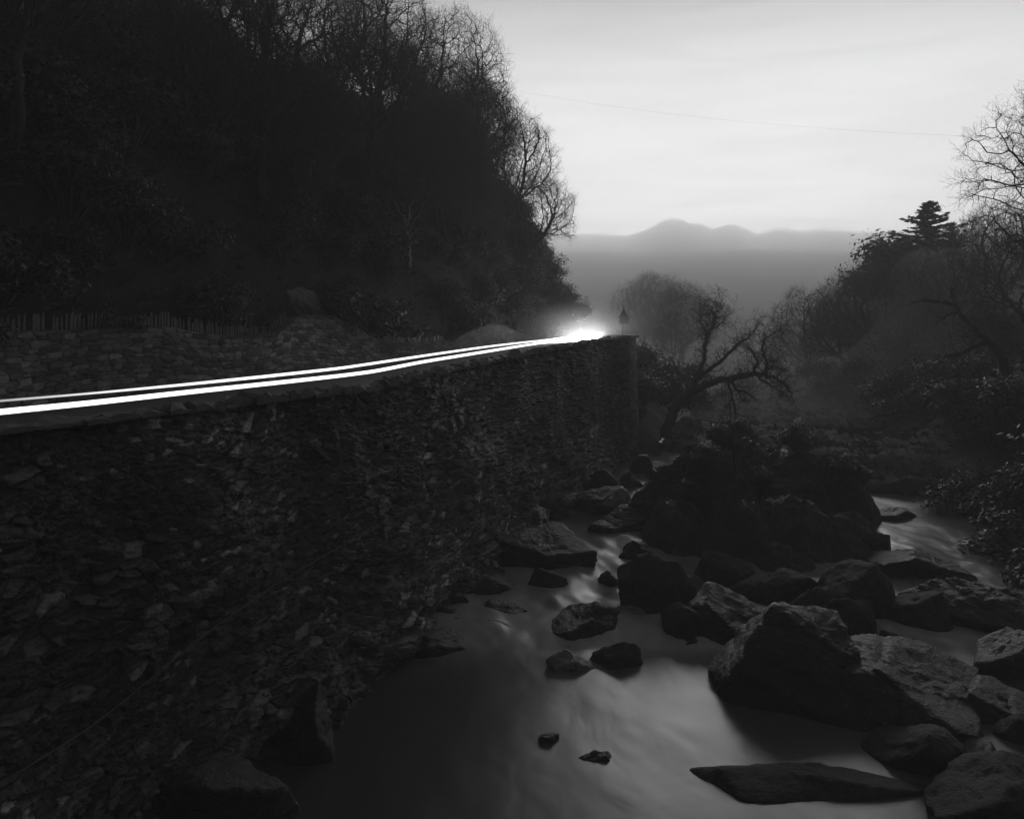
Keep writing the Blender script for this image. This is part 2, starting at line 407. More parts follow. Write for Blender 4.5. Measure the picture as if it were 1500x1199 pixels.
# ------------------------------------------------------------------ roadside wall and slate fence
_bp = [(-200, 489), (0, 488), (130, 483), (250, 479), (290, 487), (340, 494), (405, 488), (428, 468), (455, 462), (490, 463), (520, 477), (545, 495), (600, 502), (660, 500), (692, 482), (715, 474), (735, 476), (760, 487), (785, 494), (815, 497)]
def t_back(x): return (10.9 + 5.9) / (.38 - (x - 750) / F) / .935
def _bt(x): t = t_back(x); return t - 5.5 * .355 / .935 * 0
_bT = np.array([t_back(x) for x, y in _bp])
def back_pt(x):                             # solve the road frame position on s=5.75 for photo column x
    s = 5.75; k = (x - 750) / F
    # (-10.9 + .355t - .935s) = k (.935t + .355s)
    return (10.9 + .935 * s + k * .355 * s) / (.355 - k * .935)
_bT = np.array([back_pt(x) for x, y in _bp]); _bZ = np.array([-(y - H0) * (.935 * t + .355 * 5.75) / F for (x, y), t in zip(_bp, _bT)])
def zback(t): return np.interp(t, _bT, _bZ)
def roadside_wall():
    root = empty('roadside_wall', rd(20, 5.75, -1.9))
    tag(root, 'coursed stone wall with raised humps along the foot of the wooded hill', 'wall')
    iv = -np.array(root.location)
    xs = np.arange(-200, 816, 1.4); tv = np.array([back_pt(x) for x in xs]); tv = np.concatenate([np.arange(-3, tv[0], .15), tv])
    nv = 150; q = np.linspace(0, 1, nv); T, Q = np.meshgrid(tv, q, indexing='ij')
    zt = zback(T); zb = zroad(T) - .1
    Z = zt + (zb - zt) * Q
    e, ID, LU, LV = stones(T, Z + .12 * np.sin(T * .9), .34, .125, 71, None, 3.5, .42, row=True)
    h = np.clip(e / .16, 0, 1) ** .6 * (.03 + .035 * remap_id(ID, 3)) + LV * (remap_id(ID, 9) - .5) * .05
    P = np.stack([T.ravel(), Z.ravel(), 0 * T.ravel()], -1)
    h = h + fbm(P * .6, 3, 3).reshape(T.shape) * .06 + fbm(P * np.array([8, 18, 1]), 3, 8).reshape(T.shape) * .008
    tone = .022 + .10 * remap_id(ID, 11) ** 1.7
    tone = tone * (.35 + .65 * sstep(.02, .16, e)) * (.65 + .6 * sstep(-.4, .5, fbm(P * .5, 3, 12).reshape(T.shape)))
    tone = tone * (1 - .6 * sstep(29, 36, T))  # stone colour darkened towards the bend to offset the headlights shining on it
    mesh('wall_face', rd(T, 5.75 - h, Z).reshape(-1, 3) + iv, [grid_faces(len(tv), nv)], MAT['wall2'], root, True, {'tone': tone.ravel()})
    tt = tv[::3]; sq = np.linspace(5.68, 6.35, 5); TT, SS = np.meshgrid(tt, sq, indexing='ij')
    ZZ = zback(TT) + .035 * fbm(np.stack([TT.ravel() * 5, SS.ravel() * 5, 0 * TT.ravel()], -1), 2, 5).reshape(TT.shape) + .01
    ZZ[:, 0] -= .05; ZZ[:, -1] -= .6
    mesh('coping', rd(TT, SS, ZZ).reshape(-1, 3) + iv, [grid_faces(len(tt), 5, True)], MAT['coping'], root, True)
roadside_wall()
def slate_fence():
    root = empty('slate_fence', rd(20, 5.95, -.2))
    tag(root, 'fence of thin upright slate stakes standing along the top of the roadside wall', 'fence')
    iv = -np.array(root.location); r = np.random.default_rng(3)
    t = back_pt(-20); items = []
    while t < back_pt(655):
        x = float(rd(t, 5.95, 0)[0] / rd(t, 5.95, 0)[1] * F + 750)
        hump = 418 < x < 540
        if not hump and r.random() > .06: items.append(t)
        t += r.uniform(.085, .14)
    def stake(t):
        w = r.uniform(.05, .10); hh = r.uniform(.30, .46) * (1.0 if t < 24 else .8); z = float(zback(t)) - .04
        lean = r.normal(0, .05); cut = r.uniform(-.04, .04)
        b = np.array([[-w / 2, -.012, 0], [w / 2, -.012, 0], [w / 2, .012, 0], [-w / 2, .012, 0],
                      [-w / 2, -.010, hh + cut], [w / 2, -.010, hh - cut], [w / 2, .010, hh - cut], [-w / 2, .010, hh + cut]])
        b[4:, 0] += lean * hh; b[4:, 0] *= .85
        V = np.array([rd(t + p[0], 5.95 + p[1], z + p[2]) for p in b]) + iv
        return V, np.array([[0, 3, 2, 1], [4, 5, 6, 7], [0, 1, 5, 4], [1, 2, 6, 5], [2, 3, 7, 6], [3, 0, 4, 7]])
    vis = items
    for tq in vis[:95]:
        V, q = stake(tq); mesh('stake', V, [q], MAT['slate'], root, False)
    V, fs = join([stake(tq) for tq in vis[95:]]); o = mesh('stake', V, fs, MAT['slate'], root, False); o['kind'] = 'stuff'
    # two wires that tie the stakes together
    parts = []
    for zz in (.2,):
        for seg in (vis[:],):
            tt = np.array(seg); P = rd(tt, 5.965, zback(tt) + zz)
            keep = np.diff(tt) < 1.0
            for run in np.split(np.arange(len(P)), np.where(~keep)[0] + 1):
                if len(run) > 2: V, fs = sweep(P[run], .004, 4); mesh('wire', V + iv, fs, MAT['iron'], root)
slate_fence()

# ------------------------------------------------------------------ hillside on the left (in road coordinates)
_ps = np.array([5.8, 6.4, 7.2, 10, 15, 20, 25, 30, 36, 60]); _pz = np.array([-1.2, -.5, 1.3, 6.6, 10.4, 13.2, 16.6, 20.5, 21.5, 20])
def hill_z(t, s):
    t = np.asarray(t, float); s = np.asarray(s, float)
    z = np.interp(s, _ps, _pz)
    P = np.stack([t.ravel() * .16, s.ravel() * .2, 0 * t.ravel()], -1)
    n = fbm(P, 4, 21).reshape(t.shape) * 1.0 * sstep(6.2, 9, s)
    fall = 1 - sstep(57 + .12 * (s - 6), 72 + .3 * (s - 6), t)
    low = np.minimum(zback(np.clip(t, 0, 60)) - .35, -.3)
    zz = -2.2 + (z + 2.2 + n) * fall
    near = sstep(6.0, 7.4, s)
    return zz * near + low * (1 - near) * fall + (-2.2) * (1 - near) * (1 - fall)
def hillside():
    tv = np.concatenate([np.arange(-8, 76, .4)]); sv = np.concatenate([np.arange(5.95, 10, .25), np.arange(10, 30, .4), np.arange(30, 60, 2.0)])
    T, S = np.meshgrid(tv, sv, indexing='ij'); Z = hill_z(T, S)
    P = rd(T, S, 0 * T).reshape(-1, 3)
    Z = Z + .22 * fbm(P * 1.1, 4, 2).reshape(T.shape) * sstep(6.4, 8, S)
    struct(mesh('hillside', rd(T, S, Z).reshape(-1, 3), [grid_faces(len(tv), len(sv), True)], MAT['soil']))
hillside()

# ------------------------------------------------------------------ valley ground, water, far hill
def Xl(Y): return np.interp(Y, [0, 12, 41, 44, 48, 60, 80, 120, 200], [-11.5, -7.0, 4.3, 8.0, 9.0, 12, 19, 33, 60])
def Xh(Y): return np.interp(Y, [0, 14, 20, 26, 32, 45, 60, 80, 120, 200], [9, 12, 14.5, 17, 20.5, 21.5, 24, 30, 44, 80])
def Xr(Y): return np.interp(Y, [0, 14, 20, 26, 33, 34.5, 36, 40, 43, 46, 60, 80, 120, 200], [9, 12, 14.5, 17, 20.8, 19.5, 10.8, 9.9, 9.0, 8.2, 13.0, 20, 34, 61])
def ground_z(X, Y):
    l = Xl(Y); r = Xr(Y); w = zwater(Y)
    dl = l - X; dr = X - r
    P = np.stack([X.ravel() * .22, Y.ravel() * .22, 0 * X.ravel()], -1)
    n = fbm(P, 4, 31).reshape(X.shape)
    bed = w - .55 + .12 * n
    zl = w + np.clip(dl, -1, 6) * .85 + n * .6
    zl = np.where(Y < 41.5, w - .6, np.minimum(zl, np.interp(Y, [45, 55, 80, 130], [-3.2, -4.2, -4.8, -6]) + .3 * n))
    dh = X - Xh(Y)
    zr = w - .3 + np.interp(dh, [0, 2, 6, 12, 22, 40, 90], [0, 1.2, 2.9, 5.2, 10, 17, 21]) + n * (.45 + .45 * (dh > 0)) + np.clip(dr, 0, 1.6) * .6
    z = np.where(dl > 0, np.maximum(zl, bed), np.where(dr > 0, np.maximum(zr, bed), bed))
    return z
def ground():
    yv = np.concatenate([np.arange(-10, 60, .45), np.arange(60, 125, 1.2), np.arange(125, 262, 5)])
    xv = np.concatenate([np.arange(-150, -20, 6), np.arange(-20, 40, .45), np.arange(40, 80, 1.5), np.arange(80, 200, 5)])
    X, Y = np.meshgrid(xv, yv, indexing='ij'); Z = ground_z(X, Y)
    # stay clear of the road and hillside sheets on the left
    dx = X + 10.9; t = dx * .355 + Y * .935; s = -dx * .935 + Y * .355
    Z = np.where((s > -.3) & (t < TEND + 1.3), -9.2, Z)
    Z = np.where((s > -.3) & (t >= TEND + 1.3), np.minimum(Z, -2.6), Z)
    Z = Z + .18 * fbm(np.stack([X.ravel(), Y.ravel(), 0 * X.ravel()], -1) * 1.2, 3, 8).reshape(X.shape)
    struct(mesh('ground', np.stack([X, Y, Z], -1).reshape(-1, 3), [grid_faces(len(xv), len(yv))], MAT['bed']))
ground()

# boulders: (x0, x1, ytop, ybase) in photo pixels, depth ratio, material, seed, label
BL = [
 (1060,1280,890,1052,.9,'rock',1,'huge angular dark boulder with a rounded top beside the broad pool'),
 (1150,1490,878,1068,.8,'rock',2,'huge streaked slab boulder sloping down to the right beside the angular one'),
 (998,1156,846,948,.9,'rockslab',3,'tilted slab boulder with a pale cracked upper face in front of the mossy islet'),
 (912,1010,802,905,.9,'moss',4,'dark rounded boulder at the left foot of the mossy islet'),
 (958,1050,868,940,.8,'moss',5,'dark low boulder tucked under the tilted pale-faced slab'),
 (1002,1036,898,924,.8,'rock',6,'small round stone at the water line left of the tilted slab'),
 (806,930,878,934,.9,'rock',7,'dark peaked boulder standing alone in mid-stream below the rapids'),
 (860,957,926,978,.5,'moss',8,'long knobbly mossy boulder lying at the lip above the broad pool'),
 (797,872,938,986,.6,'rockpale',9,'pale wet triangular slab leaning against the knobbly mossy boulder'),
 (588,724,902,962,.8,'rockslab',10,'dark egg-shaped boulder with a glistening back nearest the river wall'),
 (596,682,880,912,.8,'rock',11,'flat dark rock behind the egg-shaped boulder by the wall foot'),
 (704,776,875,902,.8,'rock',12,'smooth low dome rock in the middle of the rapids'),
 (688,766,844,870,.7,'rock',13,'thin wedge-shaped rock upstream of the smooth low dome'),
 (768,838,831,866,.8,'moss',14,'blunt double-humped rock in the centre of the rapids'),
 (727,866,758,836,.8,'rockslab',15,'large flat-topped block in the stream below the bend of the wall'),
 (662,708,804,848,.9,'moss',16,'small dark block against the foot of the river wall'),
 (862,978,724,780,.7,'rockslab',17,'broad ridged rock with a pale back at the head of the left channel'),
 (832,926,712,752,.8,'rock',18,'long dark rock lying across the far channel under the wall'),
 (738,838,706,764,.9,'moss',19,'shadowy block at the wall foot behind the large flat-topped block'),
 (856,906,682,722,.9,'rock',20,'upright rounded rock against the wall foot far upstream'),
 (874,918,838,862,.8,'rock',21,'small pointed rock left of the islet'),
 (886,952,876,912,.7,'rockpale',22,'greyish smooth rock just behind the peaked mid-stream boulder'),
 (690,762,906,934,.7,'rockpale',23,'pale half-sunk rock washed by the water beside the egg-shaped boulder'),
 (1026,1352,1124,1180,.42,'moss',24,'long low mossy rock lying in the water at the bottom of the view'),
 (1276,1420,1040,1140,.9,'moss',25,'mossy bank rock at the right edge of the broad pool'),
 (1350,1560,1062,1230,.9,'moss',26,'large dark bank rock filling the bottom right corner'),
 (1392,1462,1078,1112,.7,'rockpale',27,'small bright quartz-like stone on top of the bottom right bank rocks'),
 (1328,1530,812,930,.8,'rockslab',28,'big boulder with a shining ridge at the right edge beside the narrow chute'),
 (1284,1425,772,850,.8,'rockslab',29,'long sloping rock between the right channel and the narrow chute'),
 (1252,1306,764,815,.9,'rock',30,'pointed rock at the right end of the mossy islet'),
 (1190,1325,800,905,.9,'moss',31,'rounded dark shoulder rock at the right foot of the mossy islet'),
 (1420,1540,920,990,.8,'rock',32,'dark rock at the right edge between two trickles of water'),
 (1262,1345,738,760,.8,'rock',33,'flat low rock at the upper end of the right channel'),
 (1378,1545,984,1068,.8,'rock',34,'blocky dark rock behind the bottom right bank rocks'),
 (786,824,1076,1090,.8,'rock',35,'tiny dark rock tip breaking the surface of the broad pool'),
 (838,906,1100,1116,.5,'rock',36,'sunken rock barely awash beside the tiny rock tip'),
 (404,502,972,1112,.9,'rockslab',37,'angular boulder jutting from the wall foot into the dark pool'),
 (190,425,1075,1250,.7,'rock',38,'massive ledge rock at the wall foot in the bottom left'),
 (440,540,936,1024,.8,'rock',39,'stepped ledge rock at the wall foot above the angular boulder'),
 (520,606,884,948,.8,'rock',40,'cracked ledge rock at the wall foot where the pool narrows'),
 (600,668,846,892,.8,'moss',41,'low ledge rock at the wall foot left of the wedge rock'),
 (926,978,650,690,.9,'rock',42,'rounded rock on the left bank just past the end of the wall'),
 (966,1022,604,660,.5,'rockpale',43,'pale tilted slab on the left bank past the wall end'),
 (980,1040,668,700,.8,'rock',44,'low dark rock in the far channel above the islet'),
 (1300,1345,700,735,.8,'rock',45,'rounded rock on the right bank above the far channel'),
 (1120,1200,690,722,.8,'moss',46,'low mossy rock on the crest of the islet'),
 (700,742,770,812,.8,'moss',56,'small upright block close to the wall foot above the small dark block'),
 (640,690,905,925,.7,'rock',57,'small low stone between the egg-shaped boulder and the wall'),
 (745,800,812,832,.7,'rock',58,'low wet stone just below the large flat-topped block'),
 (905,960,790,820,.8,'rock',59,'small rock at the left foot of the islet in the main channel'),
 (700,742,884,900,.7,'rockpale',60,'pale sliver of rock upstream of the pale half-sunk one'),
 (890,925,760,778,.7,'rock',62,'small rock in front of the broad ridged one'),
 (900,940,690,715,.8,'moss',63,'dark stone at the foot of the wall end'),
 (925,965,668,694,.8,'rock',64,'smaller dark stone beside the foot of the wall end'),
 (958,1042,838,888,.8,'moss',65,'black mossy rock between the dark rounded boulder and the pale-faced slab'),
 (1140,1245,862,918,.8,'moss',66,'black mossy rock behind the huge angular boulder'),
 (1070,1150,840,882,.8,'moss',67,'black rock filling the gap behind the crest of the pale-faced slab'),
 (1300,1400,862,925,.8,'moss',50,'dark rounded rock behind the huge streaked slab below the chute'),
 (1285,1345,915,960,.7,'moss',51,'low dark stone tucked behind the crest of the huge streaked slab'),
 (1440,1540,1040,1090,.7,'moss',52,'dark rock at the right edge under the blocky bank rock'),
 (1500,1580,860,935,.8,'moss',53,'dark rock cut by the right edge below the shining ridge boulder'),
 (978,1030,930,950,.7,'rock',54,'flat dark stone at the water line under the tilted slab'),
 (640,700,870,893,.7,'rock',55,'flat ledge of wet rock at the top of the dark pool by the wall'),
 (1020,1110,800,862,.8,'moss',48,'dark humped rock against the front foot of the mossy islet'),
 (1100,1200,825,895,.8,'moss',49,'dark rock wedged between the islet and the pale-faced slab'),
 (1190,1290,860,940,.8,'moss',47,'dark wedge rock between the islet and the huge streaked slab'),
]
def icosphere(sub):
    import bmesh
    bm = bmesh.new(); bmesh.ops.create_icosphere(bm, subdivisions=sub, radius=1.0)
    V = np.array([v.co[:] for v in bm.verts]); Fc = np.array([[v.index for v in f.verts] for f in bm.faces]); bm.free()
    return V, Fc
ICO = {5: icosphere(5), 6: icosphere(6)}
TILT = {1: (-.25, -.70, .66), 2: (.42, -.38, .82), 3: (.42, -.50, .78), 28: (-.35, -.4, .85), 10: (.45, -.2, .85), 17: (.2, -.4, .9), 29: (.35, -.3, .9), 34: (.3, -.3, .9), 12: (.1, -.3, .95), 15: (.15, -.3, .95)}
TAPER = {2: .85, 3: .45, 28: .5, 8: -.5, 29: .6, 10: .5, 34: .5, 17: -.5, 9: .5, 26: -.6, 25: -.5}
def rock_mesh(seed, sx, sy, sz, kind, sub=5):
    r = np.random.default_rng(seed * 31 + 4)
    D, Fc = ICO[sub]
    n = 11 if kind != 'moss' else 16
    nr = r.normal(size=(n, 3)); nr[:, 2] = np.abs(nr[:, 2]) * .8 - .25; nr /= np.linalg.norm(nr, axis=1, keepdims=True)
    if kind in ('rockslab', 'rockpale'): nr[0] = np.array([r.normal(0, .25), -.28, .93]); nr[0] /= np.linalg.norm(nr[0])
    if seed in TILT: nr[0] = np.array(TILT[seed]) / np.linalg.norm(TILT[seed])
    dist = r.uniform(.70, 1.0, n)
    if kind in ('rockslab', 'rockpale') or seed in TILT: dist[0] = .58
    q = D @ nr.T / dist
    p = 60 if kind != 'moss' else 22
    rad = 1 / (np.sum(np.clip(q, 0, None) ** p, axis=1) ** (1 / p) + 1e-6)
    rad = np.minimum(rad, 1.35)
    V = D * rad[:, None]
    # fill the asked box exactly
    V = V / np.abs(V).max(0)
    V = V * np.array([sx, sy, sz])
    m = (sx * sy * sz) ** (1 / 3)
    nd = V / (np.linalg.norm(V, axis=1, keepdims=True) + 1e-9)
    P = V + seed * 7.3
    dsp = .10 * m * fbm(P * 1.1 / m, 4, seed, .5) + .022 * fbm(P * 6, 4, seed + 3, .6) * min(1.5, m + .4)
    if seed in TAPER:
        q = np.clip((V[:, 0] / sx * np.sign(TAPER[seed]) + 1) / 2, 0, 1)
        V[:, 2] = np.where(V[:, 2] > -sz * .2, -sz * .2 + (V[:, 2] + sz * .2) * (1 - abs(TAPER[seed]) * q ** 1.1), V[:, 2])
    # bedding steps
    ax = np.array([.35, -.2, .9]) + r.normal(0, .25, 3); ax /= np.linalg.norm(ax)
    hh = (P @ ax) * (5.0 / (m + .3)) + .8 * vnoise(P * .8, seed + 9)
    st = (hh - np.floor(hh)); dsp += (-.035 * m) * np.exp(-((st - .5) / .10) ** 2) * (kind != 'moss')
    return V + nd * dsp[:, None], Fc
ROCKS = []
def boulders():
    for (x0, x1, yt, yb, dr, kind, seed, lab) in BL:
        D = 20.0
        bank = yb < 735 and x0 > 915
        for _ in range(40): D = -float(zwater(D)) * F / (yb - H0)
        if seed in (42,): D = 46.5
        if seed in (43,): D = 47.5
        if seed in (45,): D = 44.0
        if seed == 46: D = 30.0
        if seed == 27: D = 15.2
        if seed == 47: D = 20.5
        w = (x1 - x0) * D / F; hd = w * .5 * dr
        Dc = D + hd * .8
        zt = -(yt - H0) * Dc / F; zb = -(yb - H0) * D / F
        hgt = max(zt - zb, .08)
        sub_h = hgt * .5 + .25
        cx = ((x0 + x1) / 2 - 750) / F * Dc
        sz = (hgt + sub_h) / 2
        V, Fc = rock_mesh(seed, w * .5 * Dc / D, hd, sz, kind, 6 if w > 2.8 else 5)
        mk = {'rock': 'rock', 'rockslab': 'rock', 'rockpale': 'rockpale', 'moss': 'moss'}[kind]
        o = mesh('boulder', V * np.array([1.1, 1.1, 1.06]), [Fc], MAT[mk], None, True)
        o.location = (cx, Dc, zb - sub_h + sz)
        tag(o, lab, 'boulder', 'boulders in the river and along its edges')
        ROCKS.append((cx, Dc, w * .5, hd, D))
boulders()

def water():
    yv = np.concatenate([np.arange(8, 50, .12), np.arange(50, 140, 1.0)]); xq = np.linspace(0, 1, 240)
    Y, Q = np.meshgrid(yv, xq, indexing='ij')
    x0 = Xl(Y) - 2.5; x1 = Xr(Y) + 2.5; X = x0 + (x1 - x0) * Q
    Z = zwater(Y)
    rap = np.exp(-((Y - 21.3) / 1.3) ** 2) + .85 * sstep(21.5, 23.5, Y) * (1 - sstep(27, 32, Y)) + .35 * sstep(31, 34, Y)
    P = np.stack([X.ravel() * .9 + Y.ravel() * .25, Y.ravel() * .5, 0 * X.ravel()], -1)
    n = fbm(P * 1.1, 3, 15).reshape(X.shape); n2 = fbm(P * 3.0, 3, 25).reshape(X.shape)
    Z = Z + (n * .07 + n2 * .018) * np.clip(rap, .03, 1) + .008 * n
    foam = np.clip(rap, 0, 1) * (.35 + .25 * sstep(-.5, .5, n2))
    for cx, cy, w, hd, D in ROCKS:           # water swells and breaks round each rock
        if D > 45: continue
        dd = ((X - cx) / (w + .35)) ** 2 + ((Y - cy + hd * .5) / (hd + .9)) ** 2
        g = np.exp(-dd * 1.1); foam = foam + .45 * g * np.clip(rap + .12, 0, 1)
        Z = Z + .05 * g * np.clip(rap, 0, 1)
    # the smooth tongue spilling into the pool
    tong = np.exp(-((X - (1.0 + (20 - Y) * .25)) / 2.6) ** 2) * sstep(13.5, 20.5, Y) * (1 - sstep(20.5, 22, Y))
    foam = foam + .17 * tong
    struct(mesh('water', np.stack([X, Y, Z], -1).reshape(-1, 3), [grid_faces(len(yv), 240, True)], MAT['water'], None, True, {'foam': np.clip(foam, 0, 1)}.copy() and {'foam': np.clip(foam, 0, 1).ravel()}))
water()

# the islet: a mossy mound of rock
def islet_z(x, y):
    P = np.stack([x.ravel() * .8, y.ravel() * .8, 0 * x.ravel()], -1)
    n = fbm(P, 4, 51).reshape(x.shape); n2 = vnoise(P * .9 + 7, 52).reshape(x.shape)
    z = np.full(x.shape, -8.6)
    for cx, cy, r_, top in ISL:
        d = np.sqrt((x - cx) ** 2 + (y - cy) ** 2) / (r_ * (1 + .22 * n2)) 
        z = np.maximum(z, -8.6 + (top + 8.6) * (1 - np.clip(d, 0, 1.3) ** 1.9) + .30 * n)
    return z
ISL = [(7.4, 31.0, 2.9, -4.75), (9.0, 32.4, 2.4, -4.55), (11.0, 32.0, 2.6, -4.9), (12.8, 31.4, 1.9, -5.6), (5.9, 28.9, 2.0, -6.3), (7.7, 28.0, 2.1, -6.0), (9.6, 28.4, 2.3, -5.9), (11.4, 28.2, 2.0, -6.5), (8.6, 26.2, 1.5, -6.9), (6.5, 31.2, 3.0, -5.6)]
def islet():
    xv = np.arange(2.6, 15.4, .07); yv = np.arange(24, 38, .09)
    X, Y = np.meshgrid(xv, yv, indexing='ij'); Z = islet_z(X, Y)
    P = np.stack([X.ravel(), Y.ravel(), Z.ravel()], -1)
    c = fbm(P * 2.2, 5, 52, .6).reshape(X.shape); Z = Z + .16 * c * (Z > -8)
    o = mesh('islet', np.stack([X, Y, Z], -1).reshape(-1, 3), [grid_faces(len(xv), len(yv))], MAT['rock'])
    struct(o)
islet()

def far_hill():
    xv = np.linspace(-160, 190, 240); q = np.linspace(0, 1, 60)
    X, Q = np.meshgrid(xv, q, indexing='ij')
    px_ = X / 235 * F + 750
    yr = np.interp(px_, [-100, 700, 830, 900, 960, 990, 1020, 1045, 1070, 1100, 1140, 1200, 1260, 1330, 1500, 1900], [330, 352, 346, 340, 330, 321, 326, 334, 332, 342, 337, 341, 338, 345, 350, 360])
    zr = -(yr - H0) * 235 / F * .6 - 3
    Y = 150 + 85 * Q + 6 * np.sin(X * .05)
    P = np.stack([X.ravel() * .07, Y.ravel() * .07, 0 * X.ravel()], -1); n = fbm(P, 5, 3).reshape(X.shape)
    Z = -6 + (zr + 6) * np.sin(np.clip(Q * 1.02, 0, 1) * math.pi / 2) ** 1.1 + n * 1.3 * (1 - Q * .55)
    struct(mesh('far_hill', np.stack([X, Y, Z], -1).reshape(-1, 3), [grid_faces(240, 60, False)], MAT['hill']))
far_hill()

# ------------------------------------------------------------------ vegetation
def grow_twigs(r, P, Dr, R, level, length, segs, out, curl=.35, up=.15):
    """random-walk branches from points P with directions Dr; appends (p0,p1,r0,r1) rows"""
    p = P.copy(); d = Dr / (np.linalg.norm(Dr, axis=1, keepdims=True) + 1e-9); rad = R.copy()
    L = length[:, None] / segs; res = []
    for k in range(segs):
        d = d + r.normal(0, curl, d.shape) + np.array([0, 0, up]); d /= np.linalg.norm(d, axis=1, keepdims=True)
        p2 = p + d * L; r2 = rad * .80
        out.append((p, p2, rad, r2)); res.append((p2, d, r2)); p, rad = p2, r2
    if level > 0:
        Pn, Dn, Rn, Ln = [], [], [], []
        for k, (pp, dd, rr) in enumerate(res):
            nchild = 2 if k == segs - 1 else 1
            for c in range(nchild):
                a = r.normal(0, 1, pp.shape); a -= (a * dd).sum(1, keepdims=True) * dd; a /= np.linalg.norm(a, axis=1, keepdims=True) + 1e-9
                Pn.append(pp); Dn.append(dd * .75 + a * .8); Rn.append(rr * .62); Ln.append(length * r.uniform(.4, .7, len(pp)))
        grow_twigs(r, np.concatenate(Pn), np.concatenate(Dn), np.maximum(np.concatenate(Rn), .0035), level - 1, np.concatenate(Ln), max(2, segs - 1), out, curl, up)
def colonise(r, attr, roots, step=.3, di=3.0, dk=.45, jitter=.18, iters=200, maxn=14000):
    N_ = [np.array(p, float) for p in roots[0]]; par = list(roots[1])
    nodes = np.array(N_); A = attr.copy()
    dmin = np.full(len(A), 1e9); imin = np.zeros(len(A), int)
    def upd(new, base):
        nonlocal dmin, imin
        d = np.linalg.norm(A[:, None] - new[None], axis=2); j = d.argmin(1); dm = d[np.arange(len(A)), j]
        b = dm < dmin; dmin = np.where(b, dm, dmin); imin = np.where(b, j + base, imin)
    upd(nodes, 0)
    for it in range(iters):
        act = dmin < di
        if not act.any(): break
        idx = imin[act]; v = A[act] - nodes[idx]; v /= np.linalg.norm(v, axis=1, keepdims=True) + 1e-9
        un, inv = np.unique(idx, return_inverse=True)
        acc = np.zeros((len(un), 3)); np.add.at(acc, inv, v)
        acc = acc / (np.linalg.norm(acc, axis=1, keepdims=True) + 1e-6) + r.normal(0, jitter, acc.shape)
        acc /= np.linalg.norm(acc, axis=1, keepdims=True)
        new = nodes[un] + acc * step
        base = len(nodes); nodes = np.concatenate([nodes, new]); par += list(un)
        upd(new, base); keep = dmin > dk
        A = A[keep]; dmin = dmin[keep]; imin = imin[keep]
        if len(A) == 0 or len(nodes) > maxn: break
    return nodes, np.array(par)
def bare_tree(name, seed, H=9.0, crown=(3.6, 3.6, 3.2), czf=.62, trunk_h=.32, n_attr=1500, lean=(0, 0), tip=.007, stems=1, r_mul=1.0, mat='bark', step=.3, twl=.45, shell=.35, curl=.3, expo=2.3):
    r = np.random.default_rng(seed)
    a = r.normal(size=(n_attr * 2, 3)); a /= np.linalg.norm(a, axis=1, keepdims=True)
    a *= (shell + (1 - shell) * r.random((len(a), 1)) ** .5)
    a = a[a[:, 2] > -.55][:n_attr]
    bumps = 1 + .16 * vnoise(a * 2.2, seed)[:, None]
    A = a * bumps * np.array(crown) + np.array([lean[0], lean[1], H * czf])
    pts, par = [np.zeros(3)], [-1]
    for s in range(stems):
        prev = 0; p = np.array([0., 0, 0]); d = np.array([lean[0] * .12 + r.normal(0, .12 * (stems > 1)), lean[1] * .12 + r.normal(0, .12 * (stems > 1)), 1.])
        n = int(H * trunk_h / step)
        for k in range(n):
            d = d + np.append(r.normal(0, .07, 2), 0); d /= np.linalg.norm(d); p = p + d * step
            pts.append(p.copy()); par.append(prev); prev = len(pts) - 1
    nodes, par = colonise(r, A, (pts, par), step, 4.0 * H / 9, step * 1.4)
    n = len(nodes); acc = np.zeros(n); kids = np.zeros(n, int)
    for i in range(n - 1, 0, -1):
        if acc[i] == 0: acc[i] = tip ** expo
        acc[par[i]] += acc[i]; kids[par[i]] += 1
    rad = acc ** (1 / expo) * r_mul; rad[0] *= 1.35
    i = np.arange(1, n); big = rad[par[1:]] > .05
    P0_, P1_ = nodes[par[1:]], nodes[1:]
    tr, br = big, ~big
    root = empty(name)
    V, q = tubes(P0_[tr], P1_[tr] + (P1_[tr] - P0_[tr]) * .06, rad[par[1:]][tr], rad[1:][tr], 8)
    mesh('trunk', V, [q], MAT[mat], root)
    parts = [tubes(P0_[br], P1_[br], np.minimum(rad[par[1:]][br], rad[1:][br] * 1.5), rad[1:][br], 4)]
    tips = np.where((rad < .022) & (np.arange(n) > 3))[0]
    d = nodes[tips] - nodes[par[tips]]
    tips = np.repeat(tips, 3); d = np.repeat(d, 3, 0)
    d = d / (np.linalg.norm(d, axis=1, keepdims=True) + 1e-9) + r.normal(0, .7, d.shape)
    out = []
    grow_twigs(r, nodes[tips], d, np.full(len(tips), tip * .62), 1, r.uniform(.5, 1.2, len(tips)) * twl, 2, out, curl, .12)
    p0, p1, r0, r1 = [np.concatenate([o[k] for o in out]) for k in range(4)]
    parts.append(tubes(p0, p1, np.maximum(r0, .0035), np.maximum(r1, .003), 3))
    V, fs = join(parts); mesh('crown', V, fs, MAT['twig'], root)
    return root
def leaves(r, C, Nn, size, curlv=.5):       # leaf quads at C, roughly facing Nn
    n = len(C); a = r.normal(size=(n, 3)); a -= (a * Nn).sum(1, keepdims=True) * Nn * .7; a /= np.linalg.norm(a, axis=1, keepdims=True)
    b = np.cross(Nn + r.normal(0, curlv, (n, 3)), a); b /= np.linalg.norm(b, axis=1, keepdims=True) + 1e-9
    s = (size * r.uniform(.6, 1.3, n))[:, None]
    V = np.stack([C - a * s, C + b * s * .42, C + a * s, C - b * s * .42], 1).reshape(-1, 3)
    return V, np.arange(n * 4).reshape(n, 4)
